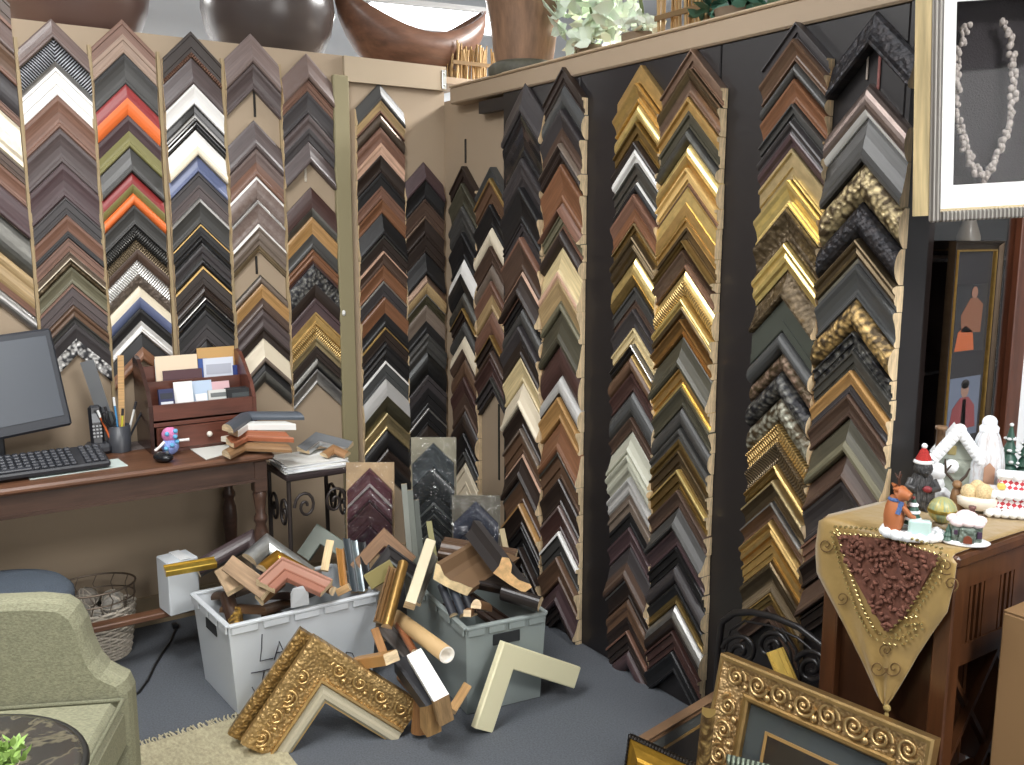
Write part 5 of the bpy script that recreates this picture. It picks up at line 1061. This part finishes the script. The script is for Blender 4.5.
for c_, r0 in (((-.022, -.014, .058), .017), ((.022, -.014, .058), .017), ((0, .006, .068), .024), ((-.028, .01, .06), .017), ((.03, .01, .06), .017), ((0, -.02, .06), .016)): mb.ball(c_, r0, 12, 0, (1.15, 1, .75))
mb.build('snowy_roof', mat('f0dfe0', 'p', r=.5), t)
mb = MB(); mb.prism([(.010*math.cos(a), -.034, .018+.012*math.sin(a)) for a in [math.pi*k/8 for k in range(9)]]+[(-.010, -.034, .010), (.010, -.034, .010)], (0, -.004, 0)); mb.build('arched_door', mat('7a3f2a', 'p'), t)
MB().box((.028, -.024, .03), (.012, .004, .018), None, 0, .001).build('window', mat('4a3a4c', 'p', r=.2), t); MB().box((-.027, -.024, .034), (.009, .004, .012), None, 0, .001).build('window', mat('4a3a4c', 'p', r=.2), t)
mb = MB()
for z, r0 in ((.008, .014), (.02, .011), (.032, .008)): mb.lathe([(r0, z), (r0*.5, z+.01), (.001, z+.018)], (-.042, -.01, 0), 10)
mb.build('little_tree', mat('3a5a4c', 'p'), t); MB().lathe([(.007, .07), (.007, .09), (.009, .09), (.009, .096), (.002, .096)], (.012, .01, 0), 10).build('chimney', mat('6d4a42', 'p'), t)
t = fig('globe_figurine', 941, 527, 'round green and gold patterned globe figurine beside the stone cottage')
MB().lathe([(.018, 0), (.02, .008), (.012, .012)], n=16).build('stand', mat('7a6a50', 'p'), t); MB().ball((0, 0, .042), .032, 18).build('globe', mat('7f9a86', 'm', 'c9b45a'), t)
mb = MB(); mb.lathe([(.0325, .038), (.034, .042), (.0325, .046)], n=20); mb.build('gold_band', mat('b8a050', 'g'), t)
t = fig('antlered_figurine', 956, 510, 'dark antlered stag figurine in front of the white snow house')
mb = MB(); mb.tube([(-.012, 0, .075), (-.03, 0, .095), (-.034, 0, .13)], [.004, .0035, .002], 6); mb.tube([(.004, 0, .075), (.016, 0, .09), (.024, 0, .11)], [.004, .0035, .002], 6); mb.tube([(-.03, 0, .098), (-.018, 0, .116)], [.003, .0015], 6); mb.build('antlers', mat('3d3128', 'p'), t)
mb = MB(); mb.lathe([(.014, 0), (.018, .02), (.014, .05), (.009, .06)], n=14); mb.ball((-.003, -.006, .068), .012, 12, 0, (1, 1.3, .9)); mb.build('body', mat('8b6a4a', 'p'), t)
t = fig('sleigh_figurine', 976, 514, 'cream sleigh figurine heaped with tan sacks before the white snow house')
mb = MB(); mb.lathe([(.02, 0), (.034, .012), (.036, .03), (.03, .034)], (0, 0, .012), 18, 0, None, True, (1.3, .8)); mb.build('sleigh_body', mat('e4dccd', 'p', r=.4), t)
for s in (-1, 1): MB().tube([(-.05, s*.018, .02), (-.045, s*.018, .006), (0, s*.018, .003), (.04, s*.018, .005), (.055, s*.018, .02)], .003, 6).build('runner_blade', mat('5a4632', 'p'), t)
mb = MB()
for c_, r0 in (((-.02, 0, .055), .02), ((.012, -.006, .058), .022), ((.03, .004, .05), .016), ((0, .012, .066), .018)): mb.ball(c_, r0, 12, 0, (1, .9, 1.05))
mb.build('sacks', mat('d9c194', 'fabric'), t)
t = fig('snow_house_figurine', 961, 500, 'tall white snow-covered house figurine with a round-topped tower', sc=1.14)
mb = MB(); mb.box((-.02, .01, .055), (.075, .06, .11), None, 0, .006); mb.prism([(-.06, -.022, .10), (.022, -.022, .10), (-.02, -.022, .158)], (0, .066, 0)); mb.build('walls', mat('b7bcb0', 'c', '8d9488', s=60), t)
mb = MB(); mb.prism([(-.068, -.03, .10), (-.02, -.03, .172), (.03, -.03, .10), (.022, -.03, .10), (-.02, -.03, .155), (-.058, -.03, .10)], (0, .08, 0))
for k in range(9): f = k/8; mb.ball((-.068+.05*f, -.03, .10+.07*f), .014, 10); mb.ball((.03-.05*f, -.03, .10+.07*f), .013, 10)
for x, y, z, r0 in ((-.06, -.03, .07, .022), (-.064, -.03, .04, .024), (-.05, -.035, .012, .026), (0, -.035, .012, .022), (-.03, -.03, .085, .016), (.03, -.03, .02, .026), (-.075, -.02, .01, .026)): mb.ball((x, y, z), r0, 12)
mb.lathe([(.06, 0), (.07, .008), (.04, .02), (1e-5, .02)], (-.01, 0, 0), 20); mb.build('snow_cover', SNOW, t)
mb = MB(); mb.lathe([(.038, .0), (.038, .09), (.034, .12), (.024, .155), (.015, .172)], (.045, -.005, 0), 18); mb.build('tower', mat('dfe5ea', 'm', 'b9b0ae'), t)
mb = MB(); mb.lathe([(.02, .165), (.021, .175), (.016, .18)], (.045, -.005, 0), 16); mb.ball((.045, -.005, .186), .016, 14); mb.build('tower_cap', SNOW, t)
mb = MB(); mb.prism([(.034, -.043, .05), (.056, -.043, .05), (.056, -.043, .09), (.045, -.043, .102), (.034, -.043, .09)], (0, -.004, 0)); mb.build('tower_window', mat('b08a72', 'p'), t)
mb = MB(); mb.box((-.03, -.022, .12), (.018, .006, .022), None, 0, .002); mb.build('attic_window', mat('9a8d5e', 'p'), t)
MB().lathe([(.010, .10), (.010, .158), (.013, .158), (.013, .166), (.006, .166)], (-.05, .02, 0), 10).build('chimney', mat('8a6a4c', 'p'), t)
t = fig('village_figurine', 1004, 514, 'long white village figurine with red and white candy-striped walls')
mb = MB(); mb.box((.03, 0, .008), (.15, .07, .016), None, 0, .006); 
for k in range(9): mb.ball((-.04+k*.0175, -.035, .012), .013, 10)
mb.build('snowy_base', SNOW, t)
mcs = bpy.data.materials.new('candy_stripe'); mcs.use_nodes = True; nt = mcs.node_tree; tcn = nt.nodes.new('ShaderNodeTexCoord'); mp = nt.nodes.new('ShaderNodeMapping'); mp.inputs['Scale'].default_value = (110, 110, 110)
ck = nt.nodes.new('ShaderNodeTexChecker'); ck.inputs['Scale'].default_value = 1.0; ck.inputs['Color1'].default_value = lin('c03a44'); ck.inputs['Color2'].default_value = lin('f2eeee'); mp.inputs['Rotation'].default_value = (0, rad(40), 0)
nt.links.new(tcn.outputs['Object'], mp.inputs['Vector']); nt.links.new(mp.outputs['Vector'], ck.inputs['Vector']); nt.links.new(ck.outputs['Color'], nt.nodes['Principled BSDF'].inputs['Base Color'])
mb = MB(); mb.box((.03, .0, .034), (.135, .05, .036), None, 0, .002); mb.build('striped_wall', mcs, t)
mb = MB(); mb.box((.03, 0, .058), (.15, .07, .014), None, 0, .006)
for k in range(8): mb.ball((-.035+k*.0185, -.03, .055), .012, 10)
mb.build('lower_roof', SNOW, t)
mb = MB(); mb.box((.04, .012, .078), (.11, .04, .03), None, 0, .002); mb.build('upper_wall', mcs, t)
mb = MB(); mb.box((.04, .012, .098), (.12, .055, .014), None, 0, .006); mb.ball((-.01, .0, .098), .014, 10); mb.ball((.02, -.01, .1), .013, 10); mb.ball((.06, -.01, .1), .013, 10); mb.build('upper_roof', SNOW, t)
mb = MB(); mb.box((-.015, -.02, .075), (.018, .018, .014), None, 0, .003); mb.box((.05, -.026, .074), (.02, .014, .012), None, 0, .003); mb.build('yellow_sign', mat('dcc264', 'p'), t)
def pine(px, py, h_, label):
    t = fig('pine_figurine', px, py, label); MB().lathe([(.014, 0), (.016, .006), (.005, .01), (.005, .03)], n=10).build('stand', mat('5a4030', 'p'), t)
    mb = MB(); ms = MB()
    for k in range(4):
        z = .02+h_*.21*k; r0 = .034*(1-k*.2); mb.lathe([(r0, z), (r0*.6, z+h_*.13), (.003, z+h_*.30)], n=14)
        for q in range(5): a = q*1.257+k; ms.ball((r0*.85*math.cos(a), r0*.85*math.sin(a), z+.006), .007, 8, 0, (1, 1, .6))
    ms.ball((0, 0, .02+h_*.93), .006, 8); mb.build('needles', mat('33574a', 'p'), t); ms.build('snow_tufts', SNOW, t)
pine(1007, 480, .15, 'snowy green pine figurine nearest the snow house tower'); pine(1024, 482, .135, 'snowy green pine figurine against the reddish cabinet post')

# ------------------------------------------------------------------ glazed display cabinet beyond the wall end
DK = mat('241c1a', 'wo', sc=(30, 30, 3), r=.35); RED = mat('6f3f2a', 'wo', sc=(30, 30, 3), r=.35); YF = -2.10; xl = hit(936, 340, 1, YF).x-.10; xr = hit(1010, 340, 1, YF).x
t = thing('display_cabinet', 'tall dark glazed display cabinet behind the figurines', 'cabinet', ((xl+xr+.1)/2, YF+.25, 0)); ox = (xl+xr+.1)/2; oy = YF+.25
def B_(x0, x1, y0, y1, z0, z1, name, m, bev=.003): return MB().box(((x0+x1)/2-ox, (y0+y1)/2-oy, (z0+z1)/2), (x1-x0, y1-y0, z1-z0), None, 0, bev).build(name, m, t)
B_(xl, xl+.05, YF, YF+.04, .1, 2.1, 'door_stile', DK); B_(xr, xr+.09, YF-.01, YF+.04, .0, 2.2, 'door_stile', RED); B_(xl, xr, YF, YF+.03, 2.0, 2.1, 'door_rail', DK); B_(xl, xr, YF, YF+.03, .1, .2, 'door_rail', DK)
B_(xl, xr+.09, YF+.46, YF+.48, 0, 2.2, 'back_panel', DK); B_(xl, xl+.02, YF+.04, YF+.46, 0, 2.2, 'side_panel', DK); B_(xr+.07, xr+.09, YF+.04, YF+.46, 0, 2.2, 'side_panel', DK); B_(xl-.02, xr+.11, YF-.02, YF+.5, 2.2, 2.25, 'cornice', DK); B_(xl, xr+.09, YF, YF+.46, 0, .1, 'plinth', DK)
for z in (.75, 1.12, 1.5): B_(xl+.02, xr+.07, YF+.05, YF+.45, z, z+.012, 'shelf', mat('3a2b24', 'wo', r=.4), .002)
B_(xl+.05, xr, YF+.012, YF+.018, .2, 2.0, 'glass_pane', mat('cfd8de', 'clear', a=.10), 0)
for i, (px, z, hx, lab) in enumerate(((1003, 1.132, '7d7c86', 'grey vase inside the display cabinet'), (1000, 1.512, '8f8577', 'tan vase on the upper shelf inside the display cabinet'), (1004, .762, 'b8bcc2', 'pale slim bottle inside the display cabinet'))):
    p = hit(px, 330, 1, YF+.15); o = MB().lathe([(.03, 0), (.04, .03), (.042, .07), (.025, .12), (.014, .16), (.018, .2)], n=20).build('vase', mat(hx, 'p', r=.25)); o.location = (min(p.x, xr-.06), YF+.15, z+.001); tag(o, lab, 'vase')
# picture frames
def picture_frame(TL, TR, DN, hgt, rail, th, label, m, prof='scoop', inner=None, matc='4a5256', fillet='b28f55', pic='2b2522', matw=.07, outer=None, cat='picture frame', group=None, wdt=None, pics=True):
    TL, TR, DN = V(TL), V(TR), V(DN); a1 = TR-TL; w = wdt or a1.length; a1.normalize(); a2 = DN-TL; a2 = (a2-a1*a2.dot(a1)).normalized(); nn = a1.cross(a2)
    if nn.dot(CAM-TL) < 0: nn = -nn
    M_ = Matrix(((a1.x, a2.x, nn.x, TL.x), (a1.y, a2.y, nn.y, TL.y), (a1.z, a2.z, nn.z, TL.z), (0, 0, 0, 1)))
    t = thing('picture_frame', label, cat, TL, group); t.matrix_world = M_
    def ring(t0, t1, lift, name, m_):
        p = clip_prof(PROF[prof], t0, t1); sec = [(p[0][0]*rail, 0)]+[(s*rail, d*th+lift) for s, d in p]+[(p[-1][0]*rail, 0)]; k = len(sec); mb = MB()
        for c0, c1, du in (((0, 0), (1, 0), 0), ((1, 0), (1, 1), 2.3), ((1, 1), (0, 1), 4.1), ((0, 1), (0, 0), 6.7)):
            def P_(c, s): return V((s if c[0] == 0 else w-s, s if c[1] == 0 else hgt-s, 0))
            A_ = [P_(c0, s)+V((0, 0, z)) for s, z in sec]; B__ = [P_(c1, s)+V((0, 0, z)) for s, z in sec]; L_ = w if c0[1] == c1[1] else hgt
            mb.add(A_+B__, [(i, i+1, k+i+1, k+i) for i in range(k-1)]+[(k-1, 0, k, 2*k-1)], 0, False, [(s+du, s) for s, z in sec]+[(L_-s+du, s) for s, z in sec])
        return mb.build(name, m_, t)
    ring(.0 if not outer else .13, .8 if inner else 1, 0, 'frame_moulding', m)
    if inner: ring(.8, 1, .002, 'sight_edge', inner)
    if outer: ring(0, .13, .003, 'outer_edge', outer)
    c = V((w/2, hgt/2, 0)); iw, ih = w-2*rail+.006, hgt-2*rail+.006
    MB().box(c+V((0, 0, .004)), (iw, ih, .004)).build('mat_board', mat(matc, 'p', r=.7), t)
    pw, ph = iw-2*matw, ih-2*matw
    if pics and pw > .03:
        mb = MB()
        for sx in (-1, 1): mb.box(c+V((sx*pw/2, 0, .007)), (.008, ph+.008, .004))
        for sy in (-1, 1): mb.box(c+V((0, sy*ph/2, .007)), (pw, .008, .004))
        mb.build('fillet', mat(fillet, 'p', r=.4), t); MB().box(c+V((0, 0, .0065)), (pw, ph, .001)).build('picture', mat(pic, 'p', r=.4), t)
    MB().box(c+V((0, 0, .011)), (iw, ih, .0015)).build('glass', mat('dfe6ea', 'clear', a=.025), t)
    return t
z_ = .52; TL, TR = G(728, 652, z_), G(941, 738, z_)
ORN = mat('c2a274', 'o', '94784f', s=130)
GPF = 'picture frames propped on the floor'
bigf = picture_frame(TL, TR, G(704, 742, .28), .56, .095, .035, 'large ornate gold picture frame with a dark grey mat below the runner', ORN, 'scoop', mat('b3925e', 'g'), '3b4142', '9a7a4a', '2b241e', .06, mat('b99a68', 'g'), 'picture frame', GPF)
scroll_band(bigf, [((.02, .044, 0), (1, 0, 0), (TR-TL).length-.04), ((.044, .09, 0), (0, 1, 0), .38), (((TR-TL).length-.044, .09, 0), (0, 1, 0), .38)], .028, .0052, mat('c9ab78', 'g', r=.35), z=.026)
picture_frame(G(637, 737, .25), G(726, 684, .25), G(668, 775, .08), .30, .028, .03, 'brown picture frame leaning behind the large ornate frame', mat('6f5640', 'w'), 'scoop', None, '5b5d5a', 'a5824c', '37302a', .05, None, 'picture frame', GPF)
picture_frame(G(631, 733, .30), G(716, 772, .30), G(624, 770, .20), .30, .06, .03, 'black and gold picture frame with a scalloped edge at the photo bottom', mat('bb9038', 'g'), 'rev', None, 'b38f3f', 'c5a04c', 'a9873f', .05, mat('2b2622', 'b', '17130f'), 'picture frame', GPF)
picture_frame(G(727, 754, .60), G(800, 772, .60), G(722, 800, .46), .30, .04, .02, 'silver-green beaded picture frame lowest in the pile of frames', mat('8f9a88', 'b', '3a4038'), 'dome', None, '6a7468', '9aa48f', '3a3d38', .04, None, 'picture frame', GPF)
stick(G(702, 707, .50), G(695, 775, .28), .032, .03, mat('c4a468', 'o', '6b5230', s=70), 'narrow ornate gold length propped against the large frame', None, 'dome', raw=mat('b59a60', 'g'))
def RP(px, py, x=-.22): return hit(px, py, 0, x)
stick(RP(766, 653, -.30), RP(786, 700, -.30), .05, .03, mat('e0bd62', 'g'), 'bright gold length poking up behind the large ornate frame', None, 'step')
# wrought-iron stand
IRN = mat('1d1b1c', 'p', r=.35); tb_ = RP(775, 640); t = thing('iron_stand', 'black wrought-iron stand with an arched top and scrolls behind the large frame', 'stand', (-.22, tb_.y, 0)); bo = V((-.22, tb_.y, 0))
P2 = lambda x, y, d=0: RP(x, y)-bo+V((d, 0, 0))
arc = [(717, 690), (718, 650), (722, 622), (734, 613), (752, 612), (775, 617), (800, 628), (822, 645), (832, 662), (834, 700)]; q = []
for (x0, y0), (x1, y1) in zip(arc, arc[1:]):
    for s in range(4): q.append(P2(x0+(x1-x0)*s/4, y0+(y1-y0)*s/4))
q.append(P2(*arc[-1])); e0, e1 = q[0].copy(), q[-1].copy(); e0.z = e1.z = 0.0; MB().tube([e0]+q+[e1], .010, 8).build('arched_rail', IRN, t)
inn = [(724, 690), (725, 655), (730, 630), (745, 621), (772, 626), (798, 638), (818, 655), (824, 690)]
MB().tube([P2(*p) for p in inn], .004, 6).build('inner_rail', IRN, t)
def scroll(cx, cy, r0, turns, sg, a0):
    MB().tube([P2(cx+sg*r0*(1-k/38)*math.cos(a0+k*turns*6.283/34), cy+r0*(1-k/38)*math.sin(a0+k*turns*6.283/34)) for k in range(34)], .008, 6).build('scroll', IRN, t)
for a_ in ((740, 652, 18, 1.7, 1, 3.4), (772, 646, 15, 1.7, -1, 3.4), (812, 668, 18, 1.9, 1, 3.6), (752, 675, 12, 1.4, -1, 1)): scroll(*a_)
mb = MB(); 
for x in (790, 796): mb.tube([P2(x-14, 628), P2(x, 650), P2(x+6, 690)], .004, 6)
mb.build('stem', IRN, t); MB().tube([P2(717, 690)*1.0, P2(834, 700)], .006, 6).build('cross_bar', IRN, t)
# cardboard box at the edge of the photo
p = G(1003, 610, .78); t = thing('cardboard_box', 'tall brown cardboard box beside the wine cabinet', 'box', (p.x+.16, p.y-.20, 0)); KB = mat('80623f', 'p', r=.8)
MB().box((0, 0, .388), (.32, .40, .776), None, 0, .004).build('box_body', KB, t)
for s in (-1, 1): MB().box((0, s*.1005, .779), (.318, .197, .004), None, 0, .001).build('flap', KB, t)
MB().box((0, 0, .7822), (.32, .05, .0015)).build('tape', mat('a0845a', 'p', r=.3), t)

# ------------------------------------------------------------------ framed pair of photographs on the display cabinet
def onf(px, py): return hit(px, py, 1, YF-.03)
a, b = onf(949, 241), onf(998, 244); zt, zb = a.z, onf(940, 470).z; w = b.x-a.x; hgt = zt-zb
t = picture_frame((a.x, YF-.03, zt), (b.x, YF-.03, zt), (a.x, YF-.03, zb), hgt, .035, .026, 'tall dark-matted frame holding two portrait photographs on the display cabinet', mat('4c4034', 'g'), 'scoop', mat('c9a35c', 'g'), '2b282b', 'c9a35c', '2b282b', .3, None, 'picture frame', None, None, False)
def photo(z0, z1, bg, name, figure):
    o = MB().box((w/2, (zt-(z0+z1)/2), .0075), (w-.11, z0-z1, .002)).build(name, mat(bg, 'p', r=.3), t)
    for nm, pts, hx in figure:
        mb = MB(); mb.prism([(w/2+x*(w-.11)/2, zt-z1-(z0-z1)*y, .0086) for x, y in pts], (0, 0, .0006)); mb.build(nm, mat(hx, 'p', r=.3), o)
    return o
ell_ = lambda cx, cy, rx, ry, n=14: [(cx+rx*math.cos(2*math.pi*k/n), cy+ry*math.sin(2*math.pi*k/n)) for k in range(n)]
photo(onf(960, 285).z, onf(960, 352).z, '1b191c', 'photograph', [('orange_skirt', [(-.9, .02), (.35, .02), (.2, .3), (-.3, .4), (-.75, .3)], 'c4622c'), ('tan_jacket', [(-.55, .3), (.7, .28), (.75, .7), (.35, .8), (-.1, .8), (-.65, .55)], '8a5638'), ('head', ell_(.15, .88, .2, .09), '9c6d56')])
photo(onf(955, 378).z, onf(955, 436).z, '6a7488', 'photograph', [('red_jacket', [(-.9, .12), (.85, .12), (.7, .5), (.25, .66), (-.25, .66), (-.75, .48)], '8e3a3c'), ('dark_shirt', [(-.15, .12), (.2, .12), (.12, .62), (-.1, .62)], '24242b'), ('head', ell_(0, .78, .26, .13), 'a07a66'), ('hair', ell_(0, .88, .27, .08), '2a211d')])

# ------------------------------------------------------------------ shadow box with a necklace, hung from the ceiling
P0 = D(930, 221, 2.15); dcam = (CAM-P0); dcam.z = 0; dcam.normalize(); rgt = V((-dcam.y, dcam.x, 0)); rgt = rgt if rgt.dot(RT) > 0 else -rgt
a_ = rad(24); nn = dcam*math.cos(a_)+rgt*math.sin(a_); hx_ = rgt*math.cos(a_)-dcam*math.sin(a_); rl = rad(3.2); X_ = hx_*math.cos(rl)+V((0, 0, 1))*math.sin(rl); Y_ = V((0, 0, 1))*math.cos(rl)-hx_*math.sin(rl)
t = thing('shadow_box', 'white-matted shadow box frame holding a necklace, hung high at the photo edge', 'shadow box', P0); t.matrix_world = Matrix(((X_.x, Y_.x, nn.x, P0.x), (X_.y, Y_.y, nn.y, P0.y), (X_.z, Y_.z, nn.z, P0.z), (0, 0, 0, 1)))
SW, SH, SD = .34, .98, .085
WD = mat('cdb98c', 'wo', sc=(4, 4, 30), r=.6)
def SB(x0, x1, y0, y1, z0, z1, name, m, bev=0.0, par=None): return MB().box(((x0+x1)/2, (y0+y1)/2, (z0+z1)/2), (x1-x0, y1-y0, z1-z0), None, 0, bev).build(name, m, par or t)
mb = MB()
for x0, x1, y0, y1 in ((-.004, .012, .012, SH), (SW-.012, SW+.004, 0, SH), (.012, SW-.012, .012, .026), (.012, SW-.012, SH-.014, SH)): mb.box(((x0+x1)/2, (y0+y1)/2, -SD/2-.001), (x1-x0, y1-y0, SD))
mb.build('box_sides', WD, t); SB(.012, SW-.012, .026, SH-.014, -SD+.004, -SD+.010, 'backing', mat('2b272a', 'fabric'))
SLV = mat('b4afa8', 'b', '75706a'); mb = MB()
for x0, x1, y0, y1 in ((-.004, .020, -.004, SH+.004), (SW-.020, SW+.004, -.004, SH+.004), (.020, SW-.020, -.004, .020), (.020, SW-.020, SH-.020, SH+.004)): mb.box(((x0+x1)/2, (y0+y1)/2, .005), (x1-x0, y1-y0, .014), None, 0, .004)
mb.build('frame_moulding', SLV, t)
mb = MB(); mx, my, bar = .052, .078, .055; midy = my+.40
for x0, x1, y0, y1 in ((.018, mx, .018, SH-.018), (SW-mx, SW-.018, .018, SH-.018), (mx, SW-mx, .018, my), (mx, SW-mx, midy, midy+bar), (mx, SW-mx, SH-my, SH-.018)): mb.box(((x0+x1)/2, (y0+y1)/2, -.004), (x1-x0, y1-y0, .005))
mb.build('mat_board', mat('f4f4f2', 'p', r=.7), t)
SB(.02, SW-.02, .02, SH-.02, .001, .0025, 'glass', mat('e6ecef', 'clear', a=.012))
mb = MB(); mb.tube([(SW*.2, SH-.02, -.05), (SW*.2, SH+.9, -.05)], .0018, 6); mb.tube([(SW*.8, SH-.02, -.05), (SW*.8, SH+.9, -.05)], .0018, 6); mb.build('hanging_wire', mat('8a8a88', 'metal'), t)
nk = thing('necklace', 'pale twisted shell necklace hanging inside the shadow box', 'necklace', P0); nk.matrix_world = t.matrix_world.copy()
cx_ = SW/2-.03; path = []
for k in range(61):
    s = k/60; a2 = math.pi*(1.12+.76*2*s/2*1.0) if False else None
    ang = rad(-142+284*s)
    x = cx_+.066*math.sin(ang); y = my+.225-.165*math.cos(ang)-.04*max(0, math.cos(ang))**6
    path.append(V((x, y, -.045)))
r_ = random.Random(12); mb = MB()
for k, p in enumerate(path):
    for q in range(3): mb.ball(p+V((r_.uniform(-.008, .008), r_.uniform(-.005, .005), r_.uniform(-.004, .006))), r_.uniform(.0045, .0075), 7, 0, (1, 1.3, .8))
mb.build('bead_strand', mat('b3aaa4', 'p', r=.35), nk)
lo_ = min(path, key=lambda p: p.y); mb = MB()
for k in range(9): mb.ball(lo_+V((r_.uniform(-.009, .009), -.008-k*.0055, r_.uniform(-.003, .004))), .006, 7, 0, (.9, 1.2, .8))
mb.build('pendant', mat('a59a92', 'p', r=.35), nk)
